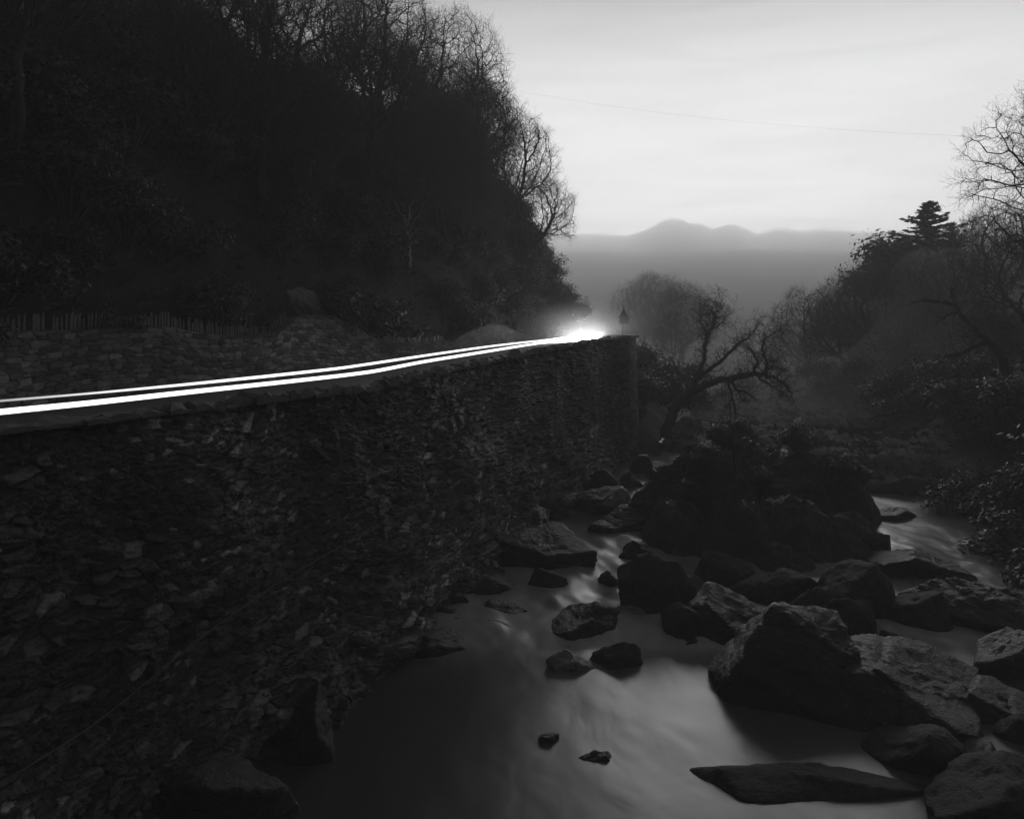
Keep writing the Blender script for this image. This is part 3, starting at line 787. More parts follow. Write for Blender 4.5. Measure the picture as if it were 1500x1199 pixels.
def shrub(name, seed, R=(1.3, 1.3, 1.1), nlobe=14, nleaf=5200, size=.075, mat='leaf', trunk=False, H=0):
    r = np.random.default_rng(seed); root = empty(name)
    cen = r.normal(size=(nlobe, 3)); cen /= np.linalg.norm(cen, axis=1, keepdims=True); cen[:, 2] = np.abs(cen[:, 2]) * 1.1 - .15
    cen = cen * np.array(R) * r.uniform(.35, .85, (nlobe, 1)); cen[:, 2] += R[2] * .35 + H
    lr = r.uniform(.28, .52, nlobe) * min(R)
    k = r.integers(0, nlobe, nleaf); d = r.normal(size=(nleaf, 3)); d /= np.linalg.norm(d, axis=1, keepdims=True)
    rr = (r.random(nleaf) ** .4) * (1 + .25 * r.normal(size=nleaf))
    C = cen[k] + d * (lr[k] * rr)[:, None] * np.array([1.15, 1.15, .85])
    V, q = leaves(r, C, d * .6 + np.array([0, 0, .6]), size); mesh('foliage', V, [q], MAT[mat], root, False)
    b = np.tile(np.array([[0, 0, -.3]]), (nlobe, 1)) if not H else np.tile(np.array([[0, 0, H * .45]]), (nlobe, 1))
    mid = (b + cen) / 2 + r.normal(0, .12, cen.shape)
    parts = [tubes(b, mid, np.full(nlobe, .035 + .004 * H), np.full(nlobe, .025), 5), tubes(mid, cen, np.full(nlobe, .025), np.full(nlobe, .008), 4)]
    if H: parts.append(tubes(np.array([[0, 0, -.3]]), np.array([[0, 0, H * .5]]), np.array([.05 + .012 * H]), np.array([.04 + .008 * H]), 8))
    V, fs = join(parts); mesh('stem', V, fs, MAT['bark'], root)
    return root
def conifer(name, seed, H=14.0, Rb=3.0, nlev=64, top_open=.5):
    r = np.random.default_rng(seed); root = empty(name)
    zz = np.linspace(0, H, 12); P = np.stack([.12 * np.sin(zz * .5 + seed), .1 * np.cos(zz * .4), zz], -1)
    V, fs = sweep(P, np.linspace(.26, .02, 12) * H / 14, 8); mesh('trunk', V, fs, MAT['bark'], root)
    seg0, seg1, r0, C, Nn = [], [], [], [], []
    for k in range(nlev):
        f = (k + r.uniform(-.3, .3)) / nlev; f = min(max(f, 0.02), .985); z = H * (.16 + .84 * f)
        L = Rb * ((1 - f) ** .85) * r.uniform(.65, 1.2) + .25
        nb = 4; a0 = r.uniform(0, 6.28)
        for b in range(nb):
            a = a0 + b * 6.283 / nb + r.normal(0, .25); Lb = L * r.uniform(.35, 1.35)
            d = np.array([math.cos(a), math.sin(a), .45 * (f - .25) + r.normal(0, .1)]); zc = min(z + r.normal(0, .35) * (1.05 - f), H * .985); c = np.array([np.interp(zc, zz, P[:, 0]), np.interp(zc, zz, P[:, 1]), zc])
            q = np.linspace(0, 1, 9); pts = c + d[None] * (q * Lb)[:, None]; pts[:, 2] += (-.22 * np.sin(q * 2.2) + .18 * q ** 3) * Lb
            seg0.append(pts[:-1]); seg1.append(pts[1:]); r0.append(np.linspace(.03, .008, 8))
            side = np.array([-math.sin(a), math.cos(a), 0])
            m = int(70 * Lb / 2 + 14); qq = r.random(m) ** .6; w = (1 - qq * .75) * .42 * min(Lb, 2.2)
            off = r.uniform(-1, 1, m)
            pc = c + d[None] * (qq * Lb)[:, None]; pc[:, 2] += (-.22 * np.sin(qq * 2.2) + .18 * qq ** 3) * Lb - .06 * np.abs(off) + r.normal(0, .04, m)
            pc = pc + side[None] * (off * w)[:, None]
            C.append(pc); Nn.append(np.tile([0, 0, 1.], (m, 1)) + r.normal(0, .25, (m, 3)))
    C = np.concatenate(C); Nn = np.concatenate(Nn); Nn /= np.linalg.norm(Nn, axis=1, keepdims=True)
    V1, q1 = leaves(r, C, Nn, .15 * H / 14, .8)
    V2, q2 = tubes(np.concatenate(seg0), np.concatenate(seg1), np.concatenate(r0), np.concatenate(r0) * .8, 4)
    mesh('crown', *join([(V1, q1), (V2, q2)]), MAT['needle'], root, False)
    return root

def hill_pt(xp, s):                         # hillside point in photo column xp at distance s up from the wall
    k = (xp - 750) / F; t = (10.9 + .935 * s + k * .355 * s) / (.355 - k * .935)
    return t, s
def on_hill(t, s, dz=-.15):
    p = rd(t, s, 0).copy(); p[2] = float(hill_z(np.array([t]), np.array([s]))[0]) + dz; return p

# bare oaks along the crest of the hill
T1 = bare_tree('bare_tree', 101, 10, (3.9, 3.9, 3.9), .60, .28, 2500, tip=.0085, step=.26, twl=.6, shell=.5, r_mul=1.6, expo=2.15)
T2 = bare_tree('bare_tree', 102, 10, (3.6, 3.4, 4.3), .58, .22, 2400, lean=(.5, 0), stems=2, tip=.0085, step=.26, twl=.6, shell=.5, r_mul=1.6, expo=2.15)
T3 = bare_tree('bare_tree', 103, 10, (4.6, 4.4, 3.8), .60, .28, 2900, lean=(-.3, .4), tip=.0085, step=.26, twl=.6, shell=.5, r_mul=1.6, expo=2.15)
T4 = bare_tree('bare_tree', 104, 9.5, (2.8, 2.8, 4.0), .58, .24, 1700, stems=2, tip=.008, step=.24, twl=.55, r_mul=1.45, expo=2.15)
protos = {1: T1, 2: T2, 3: T3, 4: T4}
used = set()
def place_bare(kind, loc, rz, sc, lab, grp, tilt=(0, 0)):
    p = protos[kind]
    if kind not in used:
        used.add(kind); o = p; o.location = tuple(float(v) for v in loc); o.rotation_euler = (tilt[0], tilt[1], rz); o.scale = (sc, sc, sc)
    else: o = copy_tree(p, loc, rz, sc, tilt)
    tag(o, lab, 'tree', grp); return o
crest = [  # photo column of the foot, s, photo row of the top, kind, label
 (640, 15, 20, 3, 'tall spreading bare oak making the highest corner against the sky on the left hill'),
 (700, 12, 112, 1, 'bare oak with a round twiggy crown second down the crest of the left hill'),
 (752, 9.5, 168, 2, 'bare twin-stemmed tree third down the crest of the left hill'),
 (781, 8.0, 250, 3, 'low bare tree reaching out over the road at the nose of the left hill'),
 (560, 19, -30, 1, 'tall bare oak with light showing under its limbs on the left hill crest'),
 (500, 22, -40, 2, 'bare forked tree standing behind sky gaps on the left hill crest'),
 (445, 25, -60, 3, 'bare tree near the top edge of the view where the first sky gaps begin'),
 (600, 16.5, 60, 4, 'slender bare tree between the two tallest oaks on the left crest'),
 (725, 10.5, 190, 4, 'slender bare tree low on the crest below the round-crowned oak'),
 (548, 21, 0, 4, 'slender bare tree behind the forked tree on the left crest'),
 (390, 26, -80, 1, 'shadowed bare oak above the hillside at the top edge of the view'),
 (670, 13, 80, 2, 'bare forked tree just right of the tallest oak on the left crest'),
]
for xp, s, yt, k, lab in crest:
    t, s = hill_pt(xp, s); t = min(t, 60); p = on_hill(t, s); ztp = -(yt - H0) * p[1] / F
    sc = max((ztp - p[2]) / 10.0, .45)
    place_bare(k, p, rng.uniform(0, 6.28), sc, lab, 'bare trees on the crest of the left hill')
r = np.random.default_rng(77)
for k in range(30):
    t = r.uniform(14, 52); s = r.uniform(8, 20 if t < 36 else 10.5); p = on_hill(t, s)
    place_bare(int(r.integers(1, 5)), p, r.uniform(0, 6.28), r.uniform(.5, .85), 'dim bare tree lost in the shadow of the left hillside', 'shadowed trees inside the left wood')

# trees of the valley and the right bank
valley = [
 (948, 404, 92, 1, 'misty bare tree with a domed crown just right of the lantern'),
 (992, 414, 88, 3, 'misty bare tree with the broad crown behind the lantern post'),
 (905, 452, 108, 2, 'faint bare tree left of the lantern in the mist'),
 (966, 400, 94, 2, 'twin-stemmed misty tree at the top of the clump behind the lantern'),
 (1000, 425, 82, 1, 'round-crowned misty tree on the right shoulder of the clump past the wall'),
 (985, 450, 76, 4, 'slender tree standing in front of the misty clump past the wall'),
 (1165, 470, 80, 1, 'low misty tree at the far left foot of the right bank wood'),
 (1270, 408, 76, 4, 'slender tree between the round crown and the dark evergreen on the right bank'),
 (1235, 440, 68, 3, 'wide low tree in front of the misty round crowns on the right bank'),
 (1075, 455, 120, 3, 'very faint bare tree behind the gnarled tree'),
 (1185, 422, 74, 2, 'misty bare tree at the left end of the right bank wood'),
 (1222, 424, 82, 4, 'slender misty tree between the two left-most trees of the right bank wood'),
 (1250, 398, 72, 1, 'bare tree with round crown left of the dark evergreen on the right bank'),
 (1290, 384, 66, 2, 'bare twin-stemmed tree just left of the fir on the right bank'),
 (1420, 318, 72, 3, 'wide bare tree right of the fir on the right bank'),
 (1470, 300, 62, 1, 'round-crowned bare tree at the right edge under the overhanging boughs'),
 (1395, 352, 60, 2, 'bare tree in front of the fir on the right bank'),
 (1500, 330, 50, 3, 'bare tree low at the right edge above the evergreen thicket'),
 (1340, 385, 62, 4, 'slender bare tree below the dark evergreen on the right bank'),
 (1450, 440, 52, 4, 'slender bare tree among the dead limbs on the right bank'),
]
for xp, yt, D, k, lab in valley:
    X = (xp - 750) * D / F; gz = float(ground_z(np.array([X]), np.array([float(D)]))[0]) - .2
    ztp = -(yt - H0) * D / F; sc = max((ztp - gz) / 10.0, .5)
    place_bare(k, (X, D, gz), rng.uniform(0, 6.28), sc, lab, 'bare trees along the misty river')

# overhanging tree at the right edge
def near_right_tree():
    root = bare_tree('overhanging_tree', 205, 14.5, (7.4, 5.0, 5.8), .70, .36, 4200, lean=(-1.2, 0), tip=.009, step=.28, twl=.6, shell=.25, curl=.35, r_mul=1.35, expo=2.1)
    root.location = (26.3, 31, float(ground_z(np.array([26.3]), np.array([31.]))[0]) - .3); root.scale = (1, 1, 1)
    tag(root, 'large bare tree at the right edge with boughs hanging into the sky', 'tree')
near_right_tree()

def limbs_tree(name, lims, D, seed, lab, twl=.9, lev=2, tip=.011, spread=.5, mat='bark', spacing=1):
    """a tree of individually shaped limbs; each limb is [(px, py, radius), ...]"""
    r = np.random.default_rng(seed); b = lims[0][0]; base = px(b[0], b[1], D)
    root = empty(name, base); parts = []; tw = []
    for li, lim in enumerate(lims):
        ctl = np.array([px(x, y, D) for x, y, _ in lim]) - base; rad = np.array([q[2] for q in lim])
        dy = np.cumsum(r.normal(0, spread * .5, len(lim))) if li else np.cumsum(r.normal(0, .1, len(lim)))
        off = 0 if li == 0 else None
        ctl[:, 1] += dy - dy[0]
        if li:                               # meet the nearest point of an earlier limb
            d = np.linalg.norm(allp[:, [0, 2]] - ctl[0][[0, 2]], axis=1); ctl[:, 1] += allp[d.argmin()][1] - ctl[0][1]
        n = (len(lim) - 1) * 7 + 1; q = np.linspace(0, len(lim) - 1, n); qi = np.arange(len(lim))
        P = np.stack([np.interp(q, qi, ctl[:, k]) for k in range(3)], -1)
        for _ in range(2): P[1:-1] = (P[:-2] + 2 * P[1:-1] + P[2:]) / 4
        P[1:-1] += r.normal(0, .035, P[1:-1].shape); R = np.interp(q, qi, rad) * r.uniform(.9, 1.12, n)
        parts.append(sweep(P, R, 7)); allp = P if li == 0 else np.concatenate([allp, P])
        T = np.gradient(P, axis=0); T /= np.linalg.norm(T, axis=1, keepdims=True)
        sel = np.arange(3, n, spacing)
        for s_ in sel: tw.append((P[s_], T[s_], R[s_]))
    V, fs = join(parts); mesh('trunk', V, fs, MAT[mat], root)
    P = np.array([a[0] for a in tw]); T = np.array([a[1] for a in tw]); R = np.array([a[2] for a in tw])
    a = r.normal(size=P.shape); a -= (a * T).sum(1, keepdims=True) * T; a /= np.linalg.norm(a, axis=1, keepdims=True)
    out = []
    grow_twigs(r, P, T * .6 + a + np.array([0, 0, .25]), np.clip(R * .35, tip * .8, tip * 2.4), lev, r.uniform(.4, 1.3, len(P)) * twl, 4, out, .42, .06)
    p0, p1, r0, r1 = [np.concatenate([o[k] for o in out]) for k in range(4)]
    mesh('crown', *(lambda vq: (vq[0], [vq[1]]))(tubes(p0, p1, np.maximum(r0, tip * .45), np.maximum(r1, tip * .4), 4)), MAT['twig'], root)
    tag(root, lab, 'tree'); return root
limbs_tree('gnarled_tree', [
  [(975, 640, .34), (985, 600, .30), (1010, 572, .25), (1040, 558, .20), (1075, 551, .18), (1105, 546, .16), (1130, 552, .09), (1150, 566, .05), (1158, 588, .02)],
  [(990, 590, .18), (1018, 560, .14), (1033, 525, .12), (1036, 500, .10), (1048, 480, .08), (1050, 462, .06), (1043, 450, .03)],
  [(1050, 465, .045), (1056, 452, .03), (1054, 444, .02)],
  [(1036, 502, .07), (1037, 482, .05), (1028, 470, .035), (1035, 460, .02)],
  [(1048, 484, .05), (1062, 474, .035), (1072, 462, .02)],
  [(1020, 556, .12), (1055, 528, .10), (1080, 505, .08), (1100, 495, .05), (1112, 478, .025)],
  [(1098, 547, .07), (1096, 538, .06), (1103, 532, .06), (1098, 516, .05), (1090, 505, .025)],
  [(1116, 546, .08), (1117, 530, .07), (1112, 512, .06), (1122, 496, .04), (1134, 490, .02)],
  [(1068, 552, .08), (1072, 568, .07), (1090, 574, .05), (1102, 582, .025)],
  [(1105, 548, .06), (1118, 562, .05), (1135, 570, .035), (1150, 582, .02)],
  [(1062, 555, .07), (1070, 590, .06), (1074, 620, .05), (1075, 655, .04)],
  [(1112, 545, .07), (1130, 535, .04), (1152, 543, .018)],
 ], 46, 301, 'gnarled bare tree with a long level limb leaning over the river past the wall end', .85, 2, .013)
limbs_tree('dead_tree', [
  [(1500, 640, .30), (1480, 560, .26), (1455, 510, .20), (1432, 492, .15), (1418, 478, .13), (1405, 462, .11), (1398, 446, .09), (1370, 441, .07), (1340, 441, .03)],
  [(1402, 458, .07), (1385, 462, .05), (1370, 470, .025)],
  [(1400, 446, .07), (1401, 430, .05), (1396, 418, .02)],
  [(1440, 495, .13), (1425, 505, .12), (1405, 518, .10), (1380, 520, .08), (1355, 535, .04), (1340, 548, .02)],
  [(1478, 555, .18), (1450, 560, .15), (1412, 570, .13), (1385, 575, .11), (1370, 600, .10), (1345, 606, .08), (1318, 610, .06), (1290, 618, .025)],
  [(1378, 572, .09), (1362, 565, .07), (1340, 582, .04), (1312, 590, .02)],
  [(1412, 570, .07), (1416, 540, .05), (1422, 522, .02)],
 ], 38, 302, 'dead tree with crooked limbs reaching left out of the right bank thicket', .6, 1, .009, spacing=2)
limbs_tree('sapling', [
  [(1074, 705, .045), (1075, 670, .04), (1073, 635, .03), (1068, 600, .02), (1066, 575, .01)],
  [(1075, 668, .02), (1090, 650, .015), (1100, 628, .008)],
  [(1074, 650, .02), (1062, 640, .012), (1050, 620, .007)],
 ], 30, 303, 'thin bare sapling standing on the mossy islet', .6, 2, .006)
limbs_tree('sapling', [
  [(1213, 712, .03), (1214, 685, .025), (1212, 660, .018), (1214, 640, .008)],
  [(1213, 665, .012), (1225, 655, .006)],
 ], 33, 304, 'tiny leafless sapling at the right end of the mossy islet', .35, 1, .005)
limbs_tree('birch_tree', [
  [(592, 452, .10), (595, 420, .085), (601, 385, .075), (598, 345, .06), (594, 325, .05), (580, 300, .035), (572, 288, .02)],
  [(596, 400, .04), (590, 375, .03), (587, 350, .02), (582, 335, .012)],
  [(598, 328, .04), (601, 305, .025), (612, 285, .012)],
 ], 38, 305, 'thin crooked birch with pale bark on the lower left hillside', .8, 1, .006, mat='birch')
limbs_tree('leaning_tree', [
  [(14, 130, .16), (22, 70, .15), (30, 20, .13), (40, -30, .11)],
  [(22, 60, .08), (55, 20, .06), (90, -20, .04)],
 ], 26, 306, 'pale mottled trunk in the top left corner', .9, 2, .008, mat='birch')

F1c = conifer('fir_tree', 401, 15, 3.3)
def ground_at(xp, D): X = (xp - 750) * D / F; return X, float(ground_z(np.array([X]), np.array([float(D)]))[0]) - .2
X, gz = ground_at(1362, 74); F1c.location = (X, 74, gz); s = (-(294 - H0) * 74 / F - gz) / 15; F1c.scale = (s * 2.1, s * 2.1, s)
tag(F1c, 'tall fir with layered boughs topping the right bank wood', 'tree', 'conifers in the valley')
X, gz = ground_at(1330, 80); f = copy_tree(F1c, (X, 80, gz), 2.0, (1, 1, 1)); s = (-(345 - H0) * 80 / F - gz) / 15; f.scale = (s * 1.8, s * 1.8, s)
tag(f, 'shorter broad fir just left behind the tall fir', 'tree', 'conifers in the valley')
X, gz = ground_at(1392, 78); f = copy_tree(F1c, (X, 78, gz), 4.0, (1, 1, 1)); s = (-(325 - H0) * 78 / F - gz) / 15; f.scale = (s * 1.5, s * 1.5, s)
tag(f, 'fir partly hidden just right behind the tall fir', 'tree', 'conifers in the valley')
X, gz = ground_at(859, 105); f = copy_tree(F1c, (X, 105, -2.5), 1.0, (1, 1, 1)); s = (-(436 - H0) * 105 / F + 2.5) / 15; f.scale = (s * 1.3, s * 1.3, s * 1.05)
tag(f, 'small misty fir above the glare of the headlights', 'tree', 'conifers in the valley')

E1 = shrub('evergreen_tree', 501, (3.2, 3.0, 4.2), 30, 11000, .17, 'needle', H=4.0)
X, gz = ground_at(1316, 70); E1.location = (X, 70, gz); zt_ = -(318 - H0) * 70 / F; s = (zt_ - gz) / 9.6; E1.scale = (s, s, s)
tag(E1, 'dense dark evergreen tree with a rounded top left of the tall fir', 'tree')

S1 = shrub('evergreen_shrub', 511); S2 = shrub('evergreen_shrub', 512, (1.6, 1.4, 1.0), 16, 5600, .07); S3 = shrub('evergreen_shrub', 513, (1.1, 1.1, 1.5), 14, 4600, .065)
sh = [S1, S2, S3]; su = set()
def place_shrub(i, loc, sc, lab, grp, tilt=(0, 0)):
    if i in su: o = copy_tree(sh[i], loc, rng.uniform(0, 6.28), sc, tilt)
    else:
        su.add(i); o = sh[i]; o.location = tuple(float(v) for v in loc); o.scale = (sc, sc, sc); o.rotation_euler = (tilt[0], tilt[1], 0)
    return tag(o, lab, 'shrub', grp)
r = np.random.default_rng(9)
k = 0
for t in np.arange(13, 58, 1.9):             # dense understory over the whole slope
    for s in (6.8, 8.0, 9.6, 12.0, 15.0, 18.5, 22.5):
        if r.random() < .14: continue
        tt = t + r.uniform(-.8, .8); ss = s + r.uniform(-.7, .7)
        if ss < 8.6 and 23.8 < tt < 27.2: continue       # the bare outcrop
        p = on_hill(tt, ss, .05)
        if 560 < p[0] / p[1] * F + 750 < 632 and p[1] < 39: continue      # the pale birch stands clear of the thicket
        place_shrub(int(r.integers(0, 3)), p, r.uniform(.7, 1.25) * (1 + .02 * ss), 'dark glossy-leaved shrub in the thicket covering the left hillside', 'shrubs covering the left hillside', (0, 0))
for xp, s, sc, lab in [(806, 7.0, 1.25, 'evergreen bush with ragged edge at the nose of the left hill above the road'), (800, 8.0, 1.3, 'holly bush higher up at the nose of the left hill'), (795, 6.9, .9, 'small bush low beside the road at the nose of the left hill'), (775, 7.4, 1.2, 'bush left of the ragged one at the nose of the left hill')]:
    t, s = hill_pt(xp, s); p = on_hill(min(t, 58), s, .1); place_shrub(int(r.integers(0, 3)), p, sc, lab, 'bushes at the nose of the left hill')
r = np.random.default_rng(29)
for q in range(16):
    t = r.uniform(56, 64); s = r.uniform(6.6, 10.5); p = on_hill(t, s, .1); place_shrub(q % 3, p, r.uniform(.9, 1.3), 'dark bush on the far shoulder of the nose of the left hill', 'bushes at the nose of the left hill')
p = rd(back_pt(180), 6.3, 0).copy(); p[2] = -.35; place_shrub(1, p, .55, 'bush spilling over the slate fence on to the roadside wall', None); 
for (xa, D, sc, n_) in [(1440, 33, 1.3, 0), (1480, 31, 1.4, 0), (1500, 36, 1.5, 0), (1455, 38, 1.4, 0), (1410, 40, 1.3, 0), (1490, 27, 1.1, 0), (1390, 45, 1.4, 0), (1350, 48, 1.3, 0), (1430, 45, 1.6, 0), (1310, 52, 1.4, 0), (1500, 42, 1.8, 0), (1560, 30, 1.8, 0), (1540, 24, 1.2, 0), (1270, 58, 1.4, 0), (1380, 52, 1.6, 0), (1460, 52, 1.8, 0), (1230, 62, 1.4, 0), (1320, 60, 1.7, 0), (1400, 64, 2.0, 0), (1200, 66, 1.5, 0), (1260, 72, 2.0, 0)]:
    X, gz = ground_at(xa, D); place_shrub(int(r.integers(0, 3)), (X, D, gz + .2), sc * 1.15, 'dark evergreen shrub in the thicket on the right bank', 'shrubs on the right bank')
for (xa, ya, D, sc) in [(940, 575, 50, 1.3), (965, 560, 53, 1.5), (990, 580, 51, 1.2), (930, 545, 56, 1.5), (1000, 560, 60, 1.6), (960, 540, 62, 1.7), (1020, 590, 56, 1.2), (1045, 600, 62, 1.5), (925, 600, 49, 1.0), (1100, 600, 75, 1.8), (1140, 590, 82, 2.0), (1075, 590, 70, 1.7)]:
    q = px(xa, ya, D); place_shrub(int(r.integers(0, 3)), (q[0], q[1], q[2] - .6), sc, 'dark shrub on the left bank beyond the end of the wall', 'shrubs on the left bank')

def tufts(name, P, Nn, h, r, mat='grass', blades=9):
    n = len(P) * blades; C = np.repeat(P, blades, 0) + r.normal(0, .05, (n, 3)) * np.array([1, 1, .2])
    d = np.repeat(Nn, blades, 0) + r.normal(0, .45, (n, 3)); d[:, 2] = np.abs(d[:, 2]) + .35; d /= np.linalg.norm(d, axis=1, keepdims=True)
    L = (h * r.uniform(.4, 1.3, n))[:, None]; w = r.normal(size=(n, 3)); w -= (w * d).sum(1, keepdims=True) * d; w /= np.linalg.norm(w, axis=1, keepdims=True); w *= .006 + .01 * h
    out = d * np.array([1, 1, 0])
    V = np.stack([C - w, C + w, C + d * L * .6 + w * .7, C + d * L + out * L * .45 - np.array([0, 0, .25]) * L], 1).reshape(-1, 3)
    o = mesh(name, V, [np.arange(n * 4).reshape(n, 4)], MAT[mat], None, False); o['kind'] = 'stuff'; return o
r = np.random.default_rng(19)
n = 4600; x = r.uniform(3.6, 14.2, n); y = r.uniform(25.5, 35.5, n); z = islet_z(x, y); k = (z > -6.2) & (vnoise(np.stack([x * .9, y * .9, 0 * x], -1), 88) > -.1)
o = tufts('grass', np.stack([x, y, z + .12], -1)[k], np.array([[0, -.2, 1.]]).repeat(k.sum(), 0), .33, r); tag(o, 'shaggy grass and heather covering the mossy islet', 'grass')
n = 9000; t = r.uniform(12, 58, n); s = r.uniform(6.4, 24, n); z = hill_z(t, s)
o = tufts('undergrowth', rd(t, s, z), np.tile(-NL[None] * .5 + np.array([0, 0, .8]), (n, 1)), .30, r, blades=5); tag(o, 'rough undergrowth and dead bracken on the left hillside', 'undergrowth')
n = 2600; y = r.uniform(20, 62, n); x = Xr(y) + r.uniform(.3, 14, n); z = ground_z(x, y)
o = tufts('undergrowth', np.stack([x, y, z], -1), np.tile([[-.3, -.2, .8]], (n, 1)), .34, r, blades=6); tag(o, 'rough undergrowth on the right bank', 'undergrowth')
# heather bushes on the islet
for (xa, ya, D, sc) in [(1100, 690, 31, .62), (1165, 690, 32, .7), (1205, 705, 32.5, .5), (1035, 700, 30, .5), (1070, 700, 32, .7), (1140, 705, 30, .5), (1235, 730, 31, .45), (1010, 720, 29, .4), (1120, 700, 33, .75), (1185, 700, 30.5, .4), (1255, 735, 31.5, .4)]:
    q = px(xa, ya, D); zz = float(islet_z(np.array([q[0]]), np.array([q[1]]))[0])
    place_shrub(int(r.integers(0, 3)), (q[0], q[1], zz + .05), sc, 'small heather bush on top of the mossy islet', 'heather bushes on the islet')
# a thin creeping plant or two on the river wall joints
n = 260; t = r.uniform(11, 40, n); z = r.uniform(-7.5, -1.9, n)
o = tufts('wall_weeds', rd(t, -.25 - .05 * (-z - 1.4), z), np.tile(-NL[None] + np.array([0, 0, -.2]), (n, 1)), .18, r, blades=8); tag(o, 'tufts of dry weed rooted in the joints of the river wall', 'weeds')

def outcrop():
    t, s = hill_pt(436, 7.1); p = on_hill(t, s, 0)
    V, Fc = rock_mesh(61, 1.3, 1.0, .9, 'rockslab', 5)
    o = mesh('rock_outcrop', V, [Fc], MAT['rockpale']); o.location = tuple(p + np.array([-.1, .2, -.25])); o.rotation_euler = (.1, .55, .2)
    tag(o, 'slanting bare rock outcrop on the hillside above the roadside wall', 'rock')
outcrop()

# ------------------------------------------------------------------ small things
def lantern():
    b = rd(TEND + .95, -.1, float(ztop(TEND)) + .10); root = empty('post_lantern', b)
    tag(root, 'small dark slatted lantern with pointed roof on a thin post at the wall end', 'lantern')
    V, fs = sweep(np.array([[-.05, 0, 0], [-.05, 0, .62]]), .018, 8); mesh('post', V, fs, MAT['iron'], root)
    # slatted body: stacked thin boards round a square frame
    parts = []
    for k in range(7):
        z = .60 + k * .062; w = .265
        parts.append(box((-w, -w, z), (w, w, z + .043)))
    for sx in (-1, 1):
        for sy in (-1, 1): parts.append(box((sx * .23 - .015, sy * .23 - .015, .60), (sx * .23 + .015, sy * .23 + .015, 1.02)))
    parts.append(box((-.2, -.2, .62), (.2, .2, 1.0)))
    V, fs = join(parts); mesh('slatted_body', V, fs, MAT['iron'], root, False)
    prof = [(.29, 1.00), (.275, 1.06), (.20, 1.14), (.13, 1.24), (.07, 1.34), (.035, 1.44), (.018, 1.56), (.0, 1.66)]
    V, q = [], []
    for rr, z in prof:
        for a in range(4): V.append([rr * math.sqrt(2) * math.cos(a * math.pi / 2 + math.pi / 4) * .8, rr * math.sqrt(2) * math.sin(a * math.pi / 2 + math.pi / 4) * .8, z])
    for i in range(len(prof) - 1):
        for a in range(4): q.append([i * 4 + a, i * 4 + (a + 1) % 4, i * 4 + 4 + (a + 1) % 4, i * 4 + 4 + a])
    mesh('roof', np.array(V), [np.array(q), ], MAT['iron'], root, False)
lantern()

def cables():
    a = px(700, 122, 90); b = px(1520, 203, 60); q = np.linspace(0, 1, 30)[:, None]
    P = a + (b - a) * q; P[:, 2] -= 1.1 * (1 - (2 * q[:, 0] - 1) ** 2)
    V, fs = sweep(P, .0045, 5); o = mesh('overhead_cable', V, fs, MAT['iron']); tag(o, 'faint overhead cable crossing the sky above the valley', 'cable')
    pts = [(-60, 1190), (0, 1156), (150, 1060), (300, 932), (425, 842), (520, 790), (620, 735), (700, 690)]
    for k, (dz, rr) in enumerate([(0, .008), (-.09, .005)]):
        P = []
        for x, y in pts:
            t = t_of_px(x, -.55); p = rd(t, -.62, 0).copy(); D = p[1]; p[2] = -(y - H0) * D / F + dz * math.sin(x * .02); P.append(p)
        P = np.array(P); n = 60; qi = np.linspace(0, len(P) - 1, n); P = np.stack([np.interp(qi, np.arange(len(P)), P[:, j]) for j in range(3)], -1)
        for _ in range(6): P[1:-1] = (P[:-2] + 2 * P[1:-1] + P[2:]) / 4
        V, fs = sweep(P, rr, 5); o = mesh('wall_cable', V, fs, MAT['rope'])
        tag(o, ['thicker cable slung diagonally across the river wall face', 'thinner line slung just below the thicker cable on the wall'][k], 'cable')
cables()

